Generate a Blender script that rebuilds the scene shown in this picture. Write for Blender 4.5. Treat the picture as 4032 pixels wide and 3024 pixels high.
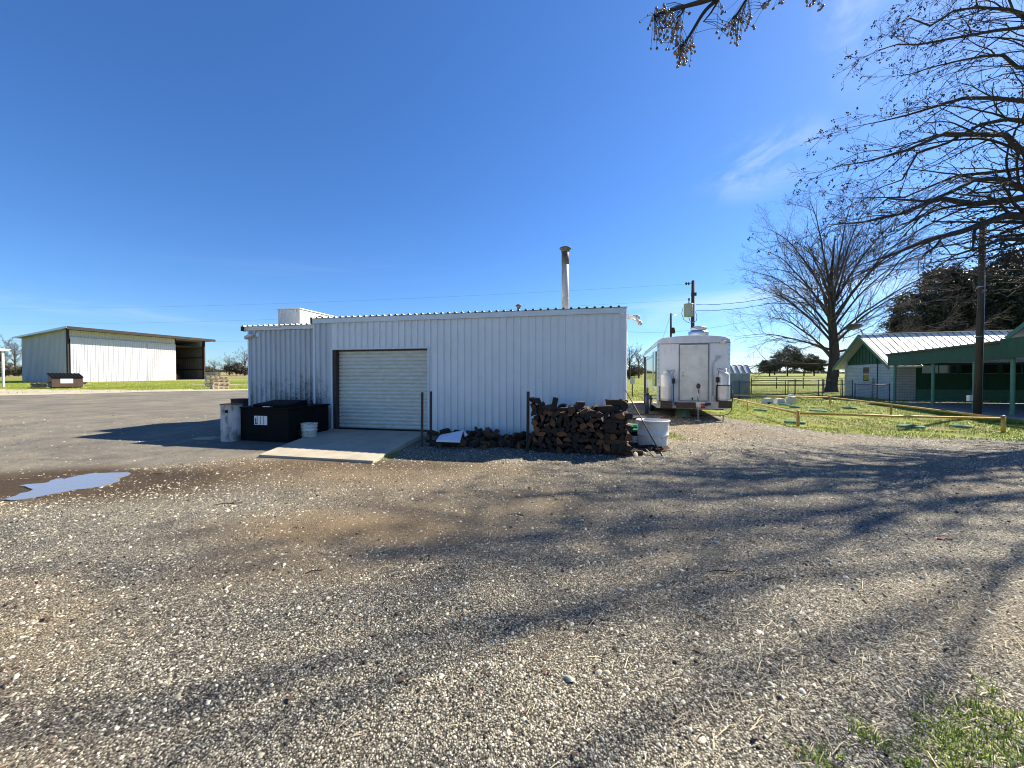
import bpy, bmesh, math, random
import numpy as np
from mathutils import Vector, Matrix
for o in list(bpy.data.objects): bpy.data.objects.remove(o)
S = bpy.context.scene
COL = S.collection
R = math.radians
# ------------------------------------------------------------------ camera
CH = 1.65; F = 1515.0; PITCH = R(0.91)
cam = bpy.data.objects.new('camera', bpy.data.cameras.new('camera')); COL.objects.link(cam)
cam.location = (0, 0, CH); cam.rotation_euler = (R(90) - PITCH, 0, 0)
cam.data.sensor_width = 36; cam.data.lens = F / 4032 * 36
cam.data.clip_start = 0.05; cam.data.clip_end = 4000
S.camera = cam
# ------------------------------------------------------------------ light
SUND = Vector((0.86, 0.51, 0)).normalized(); SUNEL = R(40.8)
SUND = Vector((SUND.x * math.cos(SUNEL), SUND.y * math.cos(SUNEL), math.sin(SUNEL)))
sun = bpy.data.objects.new('sun', bpy.data.lights.new('sun', 'SUN')); COL.objects.link(sun)
sun.data.energy = 5.0; sun.data.angle = R(0.53); sun.data.color = (1.0, 0.91, 0.75)
sun.rotation_euler = SUND.to_track_quat('Z', 'Y').to_euler(); sun.location = (30, 20, 40)
S.view_settings.view_transform = 'Standard'; S.view_settings.look = 'None'
S.view_settings.exposure = 1.33; S.view_settings.gamma = 1

def ray(px, py):
    u = (px - 2016) / F; v = (1512 - py) / F
    return Vector((u, math.cos(PITCH) + v * math.sin(PITCH), -math.sin(PITCH) + v * math.cos(PITCH)))
def at(px, py, Y):
    d = ray(px, py); return Vector((0, 0, CH)) + d * (Y / d.y)

W = bpy.data.worlds.new('World'); S.world = W; W.use_nodes = True
nt = W.node_tree; nt.nodes.clear()
def N(nt, t, **kw):
    n = nt.nodes.new(t)
    for k, v in kw.items():
        if k == 'ins':
            for a, b in v.items(): n.inputs[a].default_value = b
        else: setattr(n, k, v)
    return n
L = lambda nt, a, b: nt.links.new(a, b)
sky = N(nt, 'ShaderNodeTexSky', sky_type='NISHITA', sun_disc=False, sun_elevation=SUNEL,
        sun_rotation=math.atan2(SUND.x, SUND.y), air_density=1.0, dust_density=0.25, ozone_density=4.5, altitude=100)
tc = N(nt, 'ShaderNodeTexCoord')
def cloud_mask(px, py, rx, ry, rot, nscale, stretch, thr, seed):
    """thin cirrus: noise on the sky direction, kept to one part of the sky"""
    d = ray(px, py).normalized()
    az = math.atan2(d.x, d.y); el = math.asin(d.z)
    m = N(nt, 'ShaderNodeMapping', vector_type='POINT'); 
    m.inputs['Rotation'].default_value = (0, 0, az)
    L(nt, tc.outputs['Generated'], m.inputs['Vector'])
    sx = N(nt, 'ShaderNodeSeparateXYZ'); L(nt, m.outputs[0], sx.inputs[0])
    cb = N(nt, 'ShaderNodeCombineXYZ')
    a = N(nt, 'ShaderNodeMath', operation='SUBTRACT'); L(nt, sx.outputs['Z'], a.inputs[0]); a.inputs[1].default_value = d.z
    L(nt, sx.outputs['X'], cb.inputs[0]); L(nt, a.outputs[0], cb.inputs[1])
    cb.inputs[2].default_value = 0
    rt = N(nt, 'ShaderNodeMapping'); rt.inputs['Rotation'].default_value = (0, 0, rot); L(nt, cb.outputs[0], rt.inputs[0])
    sc = N(nt, 'ShaderNodeMapping'); sc.inputs['Scale'].default_value = (1 / rx, 1 / ry, 1); L(nt, rt.outputs[0], sc.inputs[0])
    ln = N(nt, 'ShaderNodeVectorMath', operation='LENGTH'); L(nt, sc.outputs[0], ln.inputs[0])
    fo = N(nt, 'ShaderNodeMapRange', interpolation_type='SMOOTHSTEP'); L(nt, ln.outputs['Value'], fo.inputs[0])
    fo.inputs[1].default_value = 1; fo.inputs[2].default_value = 0.0
    ns = N(nt, 'ShaderNodeMapping'); ns.inputs['Scale'].default_value = (nscale / stretch, nscale, nscale); ns.inputs['Location'].default_value = (seed, seed, 0)
    L(nt, rt.outputs[0], ns.inputs[0])
    no = N(nt, 'ShaderNodeTexNoise', ins={'Scale': 1.0, 'Detail': 7, 'Roughness': 0.62, 'Distortion': 0.6}); L(nt, ns.outputs[0], no.inputs[0])
    mr = N(nt, 'ShaderNodeMapRange', interpolation_type='SMOOTHSTEP'); L(nt, no.outputs[0], mr.inputs[0])
    mr.inputs[1].default_value = thr; mr.inputs[2].default_value = thr + 0.3
    mu = N(nt, 'ShaderNodeMath', operation='MULTIPLY'); L(nt, mr.outputs[0], mu.inputs[0]); L(nt, fo.outputs[0], mu.inputs[1])
    # only in front of the viewer's half of the sky
    gt = N(nt, 'ShaderNodeMath', operation='GREATER_THAN'); L(nt, sx.outputs['Y'], gt.inputs[0]); gt.inputs[1].default_value = 0
    m2 = N(nt, 'ShaderNodeMath', operation='MULTIPLY'); L(nt, mu.outputs[0], m2.inputs[0]); L(nt, gt.outputs[0], m2.inputs[1])
    return m2.outputs[0]
hsv = N(nt, 'ShaderNodeHueSaturation', ins={'Saturation': 1.12, 'Value': 1.0}); L(nt, sky.outputs[0], hsv.inputs['Color'])
gm = N(nt, 'ShaderNodeMix', data_type='RGBA', blend_type='MULTIPLY'); gm.inputs[0].default_value = 1
L(nt, hsv.outputs[0], gm.inputs[6]); gm.inputs[7].default_value = (0.83, 1.05, 1.34, 1)
cur = gm.outputs[2]
for args, amt in (((3010, 640, .15, .075, -.12, 13, 2.2, .36, 3.1), .36), ((3370, 60, .07, .14, -.2, 12, 1.6, .42, 7.7), .22),
                  ((200, 1205, .5, .022, 0, 26, 7, .42, 1.7), .16), ((2950, 1200, .55, .06, -.06, 14, 6, .38, 5.2), .40), ((3250, 1400, .6, .08, -.02, 12, 4, .34, 8.2), .55),
                  ((1500, 1050, .6, .05, -.12, 16, 9, .45, 9.2), .05)):
    ms = cloud_mask(*args)
    ml = N(nt, 'ShaderNodeMath', operation='MULTIPLY'); L(nt, ms, ml.inputs[0]); ml.inputs[1].default_value = amt
    mx = N(nt, 'ShaderNodeMix', data_type='RGBA'); L(nt, ml.outputs[0], mx.inputs[0]); L(nt, cur, mx.inputs[6]); mx.inputs[7].default_value = (8.5, 9.0, 9.6, 1)
    cur = mx.outputs[2]
bg = N(nt, 'ShaderNodeBackground'); bg.inputs[1].default_value = 0.0535
wo = N(nt, 'ShaderNodeOutputWorld'); L(nt, cur, bg.inputs[0]); L(nt, bg.outputs[0], wo.inputs[0])
S.render.engine = 'CYCLES'
S.cycles.pixel_filter_type = 'BLACKMAN_HARRIS'; S.cycles.filter_width = 1.05
S.cycles.max_bounces = 6; S.cycles.transparent_max_bounces = 8

# ------------------------------------------------------------------ terrain
def sstep(a, b, x):
    t = np.clip((x - a) / (b - a), 0, 1); return t * t * (3 - 2 * t)
def ground_z(X, Y):
    X = np.asarray(X, float); Y = np.asarray(Y, float)
    s = 0.0185 - 0.0105 * sstep(7, 17, X) * (1 - sstep(40, 150, Y))
    Yc = np.where(Y < 230, Y, 230 + (Y - 230) * 0.25)
    Yc = np.where(Y > 700, 230 + 470 * .25, Yc)
    z = s * Yc + sstep(-20, -60, X) * sstep(60, 260, Y) * 0.9
    wv = 0.012 * (np.sin(X * 1.3 + 1) * np.sin(Y * 1.1) + .6 * np.sin(X * .47 + Y * .6)) * (1 - sstep(20, 40, Y)) * sstep(3.0, 5.0, np.abs(Y - 2))
    z = z + wv
    w = np.exp(-((((X + 6.7) / 1.9) ** 2 + ((Y - 5.5) / 1.3) ** 2) ** 2))
    return z * (1 - w) + 0.098 * w
gz = lambda x, y: float(ground_z(x, y))
def gp(px, py):
    Y = 10.0
    for _ in range(60):
        p = at(px, py, Y); d = ray(px, py); sl = -d.z / d.y
        Y2 = (CH - gz(p.x, Y)) / sl if sl > 1e-4 else 600
        Y = .6 * Y + .4 * min(Y2, 600)
    p = at(px, py, Y); return Vector((p.x, p.y, gz(p.x, p.y)))

# ------------------------------------------------------------------ materials
MATS = {}
def newmat(name):
    m = bpy.data.materials.new(name); m.use_nodes = True
    nt = m.node_tree; b = nt.nodes['Principled BSDF']; MATS[name] = m
    return m, nt, b
def M(name, col, rough=.6, metal=0, var=.12, vs=4.0, bump=0, bs=60, stretch=(1, 1, 1), col2=None, thr=(.35, .7), spec=.5, island=0):
    m, nt, b = newmat(name)
    b.inputs['Roughness'].default_value = rough; b.inputs['Metallic'].default_value = metal
    b.inputs['Specular IOR Level'].default_value = spec
    t = N(nt, 'ShaderNodeTexCoord'); mp = N(nt, 'ShaderNodeMapping'); mp.inputs['Scale'].default_value = stretch
    L(nt, t.outputs['Object'], mp.inputs[0])
    n = N(nt, 'ShaderNodeTexNoise', ins={'Scale': vs, 'Detail': 8, 'Roughness': .65}); L(nt, mp.outputs[0], n.inputs[0])
    mr = N(nt, 'ShaderNodeMapRange'); L(nt, n.outputs[0], mr.inputs[0]); mr.inputs[1].default_value = thr[0]; mr.inputs[2].default_value = thr[1]
    mx = N(nt, 'ShaderNodeMix', data_type='RGBA'); L(nt, mr.outputs[0], mx.inputs[0])
    mx.inputs[6].default_value = (*col, 1)
    c2 = col2 if col2 else tuple(c * (1 - var * 1.6) for c in col)
    mx.inputs[7].default_value = (*c2, 1)
    out = mx.outputs[2]
    if island:
        g = N(nt, 'ShaderNodeNewGeometry'); mr2 = N(nt, 'ShaderNodeMapRange'); L(nt, g.outputs['Random Per Island'], mr2.inputs[0])
        mr2.inputs[3].default_value = 1 - island; mr2.inputs[4].default_value = 1 + island
        h = N(nt, 'ShaderNodeHueSaturation'); L(nt, out, h.inputs['Color']); L(nt, mr2.outputs[0], h.inputs['Value']); out = h.outputs[0]
    L(nt, out, b.inputs['Base Color'])
    if bump:
        nb = N(nt, 'ShaderNodeTexNoise', ins={'Scale': bs, 'Detail': 5}); L(nt, mp.outputs[0], nb.inputs[0])
        bp = N(nt, 'ShaderNodeBump', ins={'Strength': 1.0, 'Distance': bump}); L(nt, nb.outputs[0], bp.inputs['Height']); L(nt, bp.outputs[0], b.inputs['Normal'])
    return m
def ellmask(nt, pos, cx, cy, rx, ry, noise, soft=.5, rough=.8):
    s = N(nt, 'ShaderNodeVectorMath', operation='SUBTRACT'); L(nt, pos, s.inputs[0]); s.inputs[1].default_value = (cx, cy, 0)
    m = N(nt, 'ShaderNodeVectorMath', operation='MULTIPLY'); L(nt, s.outputs[0], m.inputs[0]); m.inputs[1].default_value = (1 / rx, 1 / ry, 0)
    l = N(nt, 'ShaderNodeVectorMath', operation='LENGTH'); L(nt, m.outputs[0], l.inputs[0])
    a = N(nt, 'ShaderNodeMath', operation='MULTIPLY_ADD'); L(nt, noise, a.inputs[0]); a.inputs[1].default_value = rough * 1.6; L(nt, l.outputs['Value'], a.inputs[2])
    r = N(nt, 'ShaderNodeMapRange', interpolation_type='SMOOTHSTEP'); L(nt, a.outputs[0], r.inputs[0]); r.inputs[1].default_value = 1 + rough * .8 + soft * .3; r.inputs[2].default_value = 1 + rough * .8 - soft
    return r.outputs[0]
def mixc(nt, fac, a, b, blend='MIX'):
    mx = N(nt, 'ShaderNodeMix', data_type='RGBA', blend_type=blend)
    for s, v in ((0, fac), (6, a), (7, b)):
        if hasattr(v, 'links') or hasattr(v, 'is_linked'): L(nt, v, mx.inputs[s])
        elif isinstance(v, tuple): mx.inputs[s].default_value = (*v, 1)
        else: mx.inputs[s].default_value = v
    return mx.outputs[2]
def ramp(nt, fac, stops, interp='LINEAR'):
    r = N(nt, 'ShaderNodeValToRGB'); L(nt, fac, r.inputs[0]); cr = r.color_ramp; cr.interpolation = interp
    while len(cr.elements) < len(stops): cr.elements.new(.5)
    for e, (p, c) in zip(cr.elements, stops): e.position = p; e.color = (*c, 1)
    return r.outputs[0]
def noise(nt, pos, sc, det=6, ro=.6, stretch=None):
    n = N(nt, 'ShaderNodeTexNoise', ins={'Scale': sc, 'Detail': det, 'Roughness': ro})
    if stretch:
        mp = N(nt, 'ShaderNodeMapping'); mp.inputs['Scale'].default_value = stretch; L(nt, pos, mp.inputs[0]); pos = mp.outputs[0]
    L(nt, pos, n.inputs[0]); return n.outputs[0]

# gravel: shared by the yard and the lot, zones in world coordinates
STONE = [(0, (.012, .011, .010)), (.20, (.045, .041, .034)), (.38, (.13, .118, .092)), (.55, (.26, .24, .185)), (.72, (.43, .395, .30)), (.87, (.60, .565, .455)), (.94, (.2, .14, .11)), (1, (.74, .70, .60))]
def gravel_mat():
    m, nt, b = newmat('gravel')
    g = N(nt, 'ShaderNodeNewGeometry'); pos = g.outputs['Position']
    nb = noise(nt, pos, .9, 4); nf = noise(nt, pos, 7, 5); nl = noise(nt, pos, .3, 3)
    def cells(scale, lo):
        v = N(nt, 'ShaderNodeTexVoronoi', ins={'Scale': scale, 'Randomness': 1.0}); L(nt, pos, v.inputs['Vector'])
        sp = N(nt, 'ShaderNodeSeparateColor'); L(nt, v.outputs['Color'], sp.inputs[0])
        return ramp(nt, sp.outputs[0], STONE), v.outputs['Distance'], sp.outputs[1]
    c1, d1, _ = cells(88, 0); c2, d2, _ = cells(190, 0)
    crush = mixc(nt, .45, c1, c2)
    gap = N(nt, 'ShaderNodeMapRange'); L(nt, d1, gap.inputs[0]); gap.inputs[1].default_value = .35; gap.inputs[2].default_value = .75; gap.inputs[3].default_value = 1.0; gap.inputs[4].default_value = .2
    crush = mixc(nt, 1.0, crush, gap.outputs[0], 'MULTIPLY')
    # lot: fine compacted grey base
    lotx = N(nt, 'ShaderNodeSeparateXYZ'); L(nt, pos, lotx.inputs[0])
    lotc = ramp(nt, noise(nt, pos, 55, 4, .8), [(.3, (.14, .135, .13)), (.55, (.30, .285, .26)), (.75, (.56, .53, .47))])
    lotc = mixc(nt, .55, lotc, mixc(nt, .5, c2, c1))
    lott = mixc(nt, 1.0, ramp(nt, noise(nt, pos, .5, 6, .62, (.7, 1, 1)), [(.34, (.80, .81, .83)), (.5, (.95, .95, .96)), (.68, (1.25, 1.2, 1.1))]), ramp(nt, noise(nt, pos, 2.6, 8, .8, (1, 1, 1)), [(.32, (.72, .72, .73)), (.5, (1, 1, 1)), (.7, (1.3, 1.25, 1.15))]), 'MULTIPLY')
    lotc = mixc(nt, 1.0, mixc(nt, 1.0, lotc, lott, 'MULTIPLY'), (.60, .595, .57), 'MULTIPLY')
    # lot when Y > edge(X): edge falls from 5.6 on the left to 7.4 by the ramp
    e = N(nt, 'ShaderNodeMath', operation='MULTIPLY_ADD'); L(nt, lotx.outputs[0], e.inputs[0]); e.inputs[1].default_value = -.42; L(nt, lotx.outputs[1], e.inputs[2])
    e2 = N(nt, 'ShaderNodeMath', operation='MULTIPLY_ADD'); L(nt, nb, e2.inputs[0]); e2.inputs[1].default_value = 2.2; L(nt, e.outputs[0], e2.inputs[2])
    lm = N(nt, 'ShaderNodeMapRange', interpolation_type='SMOOTHSTEP'); L(nt, e2.outputs[0], lm.inputs[0]); lm.inputs[1].default_value = 10.0; lm.inputs[2].default_value = 10.9
    far = N(nt, 'ShaderNodeMapRange', interpolation_type='SMOOTHSTEP'); L(nt, lotx.outputs[0], far.inputs[0]); far.inputs[1].default_value = -2.0; far.inputs[2].default_value = -3.6
    lf = N(nt, 'ShaderNodeMath', operation='MULTIPLY'); L(nt, lm.outputs[0], lf.inputs[0]); L(nt, far.outputs[0], lf.inputs[1])
    base = crush
    # dirt showing through the stone
    dirt = ramp(nt, noise(nt, pos, 24, 6, .75), [(.3, (.085, .06, .035)), (.55, (.20, .15, .092)), (.8, (.33, .265, .18))])
    dm = N(nt, 'ShaderNodeMapRange', interpolation_type='SMOOTHSTEP'); L(nt, nl, dm.inputs[0]); dm.inputs[1].default_value = .47; dm.inputs[2].default_value = .68; dm.inputs[4].default_value = .45
    base = mixc(nt, dm.outputs[0], base, dirt)
    for cx, cy, rx, ry, amt in ((-1.6, 4.0, 2.0, .7, 1.0), (-1.7, 3.2, 1.1, .45, .55), (-4.5, 2.9, .8, .3, .5), (-3.0, 6.3, 4.6, 1.1, .92), (-.6, 4.9, 2.6, .8, .5), (4.5, 12.0, 4.0, 3.4, .75), (7.0, 9.4, 3.5, 1.0, .4)):
        k = ellmask(nt, pos, cx, cy, rx, ry, nb, .7)
        k2 = N(nt, 'ShaderNodeMath', operation='MULTIPLY'); L(nt, k, k2.inputs[0]); k2.inputs[1].default_value = amt
        base = mixc(nt, k2.outputs[0], base, dirt)
    base = mixc(nt, lf.outputs[0], base, lotc)
    wet = ellmask(nt, pos, -6.3, 5.6, 3.0, 1.15, nb, .5, .35)
    base = mixc(nt, wet, base, mixc(nt, 1.0, dirt, (.30, .27, .23), 'MULTIPLY'))
    wet2 = ellmask(nt, pos, -2.6, 6.75, 3.2, .55, nb, .8, .6)
    wh = N(nt, 'ShaderNodeMath', operation='MULTIPLY'); L(nt, wet2, wh.inputs[0]); wh.inputs[1].default_value = .62
    base = mixc(nt, wh.outputs[0], base, mixc(nt, 1.0, base, (.42, .34, .25), 'MULTIPLY'))
    # pale and dark drift
    dr = ramp(nt, noise(nt, pos, .7, 5, .6), [(.3, (.72, .73, .76)), (.5, (1, 1, 1)), (.7, (1.3, 1.25, 1.12))])
    base = mixc(nt, 1.0, base, dr, 'MULTIPLY')
    L(nt, base, b.inputs['Base Color']); b.inputs['Roughness'].default_value = .85; b.inputs['Specular IOR Level'].default_value = .25
    h = N(nt, 'ShaderNodeMath', operation='MULTIPLY_ADD'); L(nt, d1, h.inputs[0]); h.inputs[1].default_value = -1.0; h.inputs[2].default_value = 1.0
    inv = N(nt, 'ShaderNodeMath', operation='SUBTRACT'); inv.inputs[0].default_value = 1; L(nt, lf.outputs[0], inv.inputs[1])
    hh = N(nt, 'ShaderNodeMath', operation='MULTIPLY'); L(nt, h.outputs[0], hh.inputs[0]); L(nt, inv.outputs[0], hh.inputs[1])
    hn = N(nt, 'ShaderNodeMath', operation='MULTIPLY_ADD'); L(nt, noise(nt, pos, 90, 3), hn.inputs[0]); hn.inputs[1].default_value = 1.2; L(nt, hh.outputs[0], hn.inputs[2])
    bp = N(nt, 'ShaderNodeBump', ins={'Strength': 1.0, 'Distance': .009}); L(nt, hn.outputs[0], bp.inputs['Height']); L(nt, bp.outputs[0], b.inputs['Normal'])
    return m
gravel_mat()
def grass_ground():
    m, nt, b = newmat('grass_ground')
    g = N(nt, 'ShaderNodeNewGeometry'); pos = g.outputs['Position']
    n1 = noise(nt, pos, .12, 6, .6, (1, 2.2, 1)); n2 = noise(nt, pos, 2.2, 7, .75); n3 = noise(nt, pos, 14, 5, .8)
    c = ramp(nt, n1, [(.33, (.095, .14, .014)), (.5, (.175, .21, .025)), (.66, (.22, .205, .07))])
    c = mixc(nt, 1.0, c, ramp(nt, n2, [(.3, (.45, .47, .40)), (.5, (1, 1, 1)), (.7, (1.5, 1.4, 1.3))]), 'MULTIPLY')
    c = mixc(nt, .6, c, mixc(nt, 1.0, c, ramp(nt, n3, [(.3, (.35, .36, .3)), (.6, (1.2, 1.2, 1.1))]), 'MULTIPLY'))
    # bare brown patches on the septic lawn
    bare = N(nt, 'ShaderNodeMapRange', interpolation_type='SMOOTHSTEP'); L(nt, noise(nt, pos, .9, 6, .7), bare.inputs[0]); bare.inputs[1].default_value = .52; bare.inputs[2].default_value = .64
    bz = ellmask(nt, pos, 14, 14, 9, 7, n1, .5, .3)
    bb = N(nt, 'ShaderNodeMath', operation='MULTIPLY'); L(nt, bare.outputs[0], bb.inputs[0]); L(nt, bz, bb.inputs[1])
    bb2 = N(nt, 'ShaderNodeMath', operation='MULTIPLY'); L(nt, bb.outputs[0], bb2.inputs[0]); bb2.inputs[1].default_value = .75
    c = mixc(nt, bb2.outputs[0], c, ramp(nt, n3, [(.3, (.06, .045, .03)), (.7, (.22, .17, .11))]))
    # dry straw colour of the far pasture, left
    sp = N(nt, 'ShaderNodeSeparateXYZ'); L(nt, pos, sp.inputs[0])
    fy = N(nt, 'ShaderNodeMapRange', interpolation_type='SMOOTHSTEP'); L(nt, sp.outputs[1], fy.inputs[0]); fy.inputs[1].default_value = 62; fy.inputs[2].default_value = 110
    fx = N(nt, 'ShaderNodeMapRange', interpolation_type='SMOOTHSTEP'); L(nt, sp.outputs[0], fx.inputs[0]); fx.inputs[1].default_value = 0; fx.inputs[2].default_value = -20
    ff = N(nt, 'ShaderNodeMath', operation='MULTIPLY'); L(nt, fy.outputs[0], ff.inputs[0]); L(nt, fx.outputs[0], ff.inputs[1])
    f2 = N(nt, 'ShaderNodeMath', operation='MULTIPLY'); L(nt, ff.outputs[0], f2.inputs[0]); f2.inputs[1].default_value = .8
    c = mixc(nt, f2.outputs[0], c, ramp(nt, n2, [(.3, (.17, .13, .07)), (.7, (.34, .27, .16))]))
    # bare earth in front of the barn's open bay
    be = ellmask(nt, pos, -54, 69, 7.5, 3.5, n2, .6, .5)
    c = mixc(nt, be, c, (.42, .35, .25))
    L(nt, c, b.inputs['Base Color']); b.inputs['Roughness'].default_value = .9; b.inputs['Specular IOR Level'].default_value = .15
    bp = N(nt, 'ShaderNodeBump', ins={'Strength': .8, 'Distance': .06}); L(nt, n3, bp.inputs['Height']); L(nt, bp.outputs[0], b.inputs['Normal'])
grass_ground()
M('sand', (.42, .37, .28), .9, var=.2, vs=2, bump=.01, bs=20)
def water():
    m, nt, b = newmat('water'); b.inputs['Base Color'].default_value = (.20, .18, .15, 1); b.inputs['Roughness'].default_value = .06; b.inputs['IOR'].default_value = 1.7
    b.inputs['Specular IOR Level'].default_value = 1.0; b.inputs['Coat Weight'].default_value = .35; b.inputs['Coat Roughness'].default_value = .02
    g = N(nt, 'ShaderNodeNewGeometry'); n = noise(nt, g.outputs['Position'], 9, 3)
    bp = N(nt, 'ShaderNodeBump', ins={'Strength': .12, 'Distance': .01}); L(nt, n, bp.inputs['Height']); L(nt, bp.outputs[0], b.inputs['Normal'])
water()
def stone_mat():
    m, nt, b = newmat('stones'); g = N(nt, 'ShaderNodeNewGeometry')
    c = ramp(nt, g.outputs['Random Per Island'], [(0, (.015, .013, .011)), (.2, (.05, .045, .038)), (.38, (.16, .145, .115)), (.52, (.33, .30, .225)), (.68, (.56, .52, .39)), (.88, (.76, .71, .54)), (.95, (.22, .12, .09)), (1, (.85, .81, .67))])
    n = noise(nt, g.outputs['Position'], 180, 3); c = mixc(nt, .5, c, mixc(nt, 1.0, c, ramp(nt, n, [(.3, (.6, .6, .6)), (.7, (1.3, 1.3, 1.3))]), 'MULTIPLY'))
    L(nt, c, b.inputs['Base Color']); b.inputs['Roughness'].default_value = .8; b.inputs['Specular IOR Level'].default_value = .3
stone_mat()
M('white_metal', (.84, .82, .80), .42, var=.05, vs=1.5, spec=.5)
M('white_trim', (.76, .77, .78), .45, var=.08, vs=3)
M('roof_metal', (.70, .70, .68), .4, var=.15, vs=3)
def grimy():
    m, nt, b = newmat('grimy_metal'); g = N(nt, 'ShaderNodeNewGeometry'); pos = g.outputs['Position']
    base = mixc(nt, noise(nt, pos, 1.2, 6, .6, (1, 1, .4)), (.72, .73, .74), (.50, .50, .49))
    sp = N(nt, 'ShaderNodeSeparateXYZ'); L(nt, pos, sp.inputs[0])
    # grime: heavy low down, right of the annex and on the first ribs of the main wall
    hz = N(nt, 'ShaderNodeMapRange'); L(nt, sp.outputs[2], hz.inputs[0]); hz.inputs[1].default_value = 2.1; hz.inputs[2].default_value = .7
    hx = N(nt, 'ShaderNodeMapRange'); L(nt, sp.outputs[0], hx.inputs[0]); hx.inputs[1].default_value = -8.2; hx.inputs[2].default_value = -5.8; hx.inputs[3].default_value = .25
    hx2 = N(nt, 'ShaderNodeMapRange'); L(nt, sp.outputs[0], hx2.inputs[0]); hx2.inputs[1].default_value = -4.7; hx2.inputs[2].default_value = -5.3
    mm = N(nt, 'ShaderNodeMath', operation='MULTIPLY'); L(nt, hz.outputs[0], mm.inputs[0]); L(nt, hx.outputs[0], mm.inputs[1])
    m3 = N(nt, 'ShaderNodeMath', operation='MULTIPLY'); L(nt, mm.outputs[0], m3.inputs[0]); L(nt, hx2.outputs[0], m3.inputs[1])
    for sc, st, lo, w, col in ((2.6, (1, 1, .6), .44, .40, (.30, .29, .26)), (7, (1, 1, .7), .50, .40, (.27, .26, .23)), (26, (1, 1, .9), .64, .1, (.035, .04, .045)), (60, (1, 1, .8), .66, .1, (.05, .05, .05))):
        nn = noise(nt, pos, sc, 4, .6, st)
        a = N(nt, 'ShaderNodeMath', operation='MULTIPLY_ADD'); L(nt, m3.outputs[0], a.inputs[0]); a.inputs[1].default_value = .28; L(nt, nn, a.inputs[2])
        r = N(nt, 'ShaderNodeMapRange', interpolation_type='SMOOTHSTEP'); L(nt, a.outputs[0], r.inputs[0]); r.inputs[1].default_value = lo + .04; r.inputs[2].default_value = lo + .04 + w; r.inputs[4].default_value = .85
        mk = N(nt, 'ShaderNodeMath', operation='MULTIPLY'); L(nt, r.outputs[0], mk.inputs[0])
        gtz = N(nt, 'ShaderNodeMapRange'); L(nt, m3.outputs[0], gtz.inputs[0]); gtz.inputs[1].default_value = .02; gtz.inputs[2].default_value = .3; L(nt, gtz.outputs[0], mk.inputs[1])
        base = mixc(nt, mk.outputs[0], base, col)
    L(nt, base, b.inputs['Base Color']); b.inputs['Roughness'].default_value = .5
grimy()
M('door_metal', (.74, .71, .60), .45, var=.14, vs=5, stretch=(1, 1, 3))
M('dark_steel', (.035, .028, .025), .7, var=.4, vs=12, col2=(.09, .05, .035), bump=.002)
M('dark_gap', (.02, .02, .022), .9)
M('galvanised', (.52, .54, .56), .35, metal=.7, var=.25, vs=9)
M('flue_metal', (.50, .50, .50), .6, var=.35, vs=5, stretch=(1, 1, .3))
M('soot_metal', (.10, .095, .09), .7, var=.5, vs=10)
M('concrete', (.41, .36, .27), .85, var=.22, vs=2.2, bump=.003, bs=70, col2=(.28, .25, .20))
M('foundation', (.10, .10, .105), .9, var=.3, vs=6)
M('black_paint', (.007, .008, .009), .65, var=.3, vs=5, col2=(.012, .012, .012), spec=.06)
M('worn_drum', (.50, .51, .50), .55, var=.2, vs=7, col2=(.10, .09, .08), thr=(.50, .66), stretch=(1, 1, .4))
M('white_plastic', (.74, .74, .72), .4, var=.1, vs=5, col2=(.55, .54, .50))
M('dirty_plastic', (.66, .65, .58), .5, var=.2, vs=14, col2=(.22, .20, .16), thr=(.52, .68))
M('green_plastic', (.02, .22, .09), .35, var=.2, vs=6)
M('pale_green_plastic', (.025, .15, .09), .85, var=.3, vs=6)
M('faded_green_plastic', (.10, .19, .13), .55, var=.3, vs=6)
M('yellow_paint', (.55, .33, .06), .5, var=.2, vs=9, col2=(.34, .17, .04))
M('bark', (.068, .036, .018), .95, var=.45, vs=18, bump=.012, bs=35, stretch=(1, 1, .4), col2=(.012, .009, .007))
def wood_end():
    m, nt, b = newmat('cut_wood'); t = N(nt, 'ShaderNodeTexCoord'); oi = N(nt, 'ShaderNodeObjectInfo')
    mp = N(nt, 'ShaderNodeMapping'); mp.inputs['Scale'].default_value = (1, .02, 1); L(nt, t.outputs['Object'], mp.inputs[0])
    w = N(nt, 'ShaderNodeTexWave', wave_type='RINGS', rings_direction='SPHERICAL', ins={'Scale': 30, 'Distortion': 4, 'Detail': 3}); L(nt, mp.outputs[0], w.inputs[0])
    c = mixc(nt, w.outputs[1], (.27, .105, .038), (.10, .044, .018))
    c = mixc(nt, oi.outputs['Random'], c, (.040, .026, .016))
    pw = N(nt, 'ShaderNodeMapRange', interpolation_type='SMOOTHSTEP'); L(nt, oi.outputs['Random'], pw.inputs[0]); pw.inputs[1].default_value = .05; pw.inputs[2].default_value = .45
    c = mixc(nt, pw.outputs[0], c, (.028, .019, .013))
    L(nt, c, b.inputs['Base Color']); b.inputs['Roughness'].default_value = .9
wood_end()
M('split_wood', (.15, .075, .032), .9, var=.5, vs=6, bump=.01, bs=30, stretch=(6, .6, 6), col2=(.035, .022, .014))
M('grey_wood', (.30, .27, .23), .9, var=.3, vs=6, stretch=(1, 6, 1), col2=(.17, .15, .13), island=.3)
M('pale_wood', (.68, .56, .36), .85, var=.25, vs=5, island=.25)
M('tree_bark', (.062, .050, .040), .95, var=.4, vs=5, bump=.03, bs=14, stretch=(1, 1, .25), col2=(.025, .021, .018))
M('twig', (.032, .024, .020), .9, var=.3, vs=1.0, col2=(.03, .024, .02))
M('pale_twig', (.085, .070, .058), .9, var=.3, vs=.6, col2=(.05, .042, .036))
M('berry_dark', (.030, .020, .015), .6, var=.3, vs=3)
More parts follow.
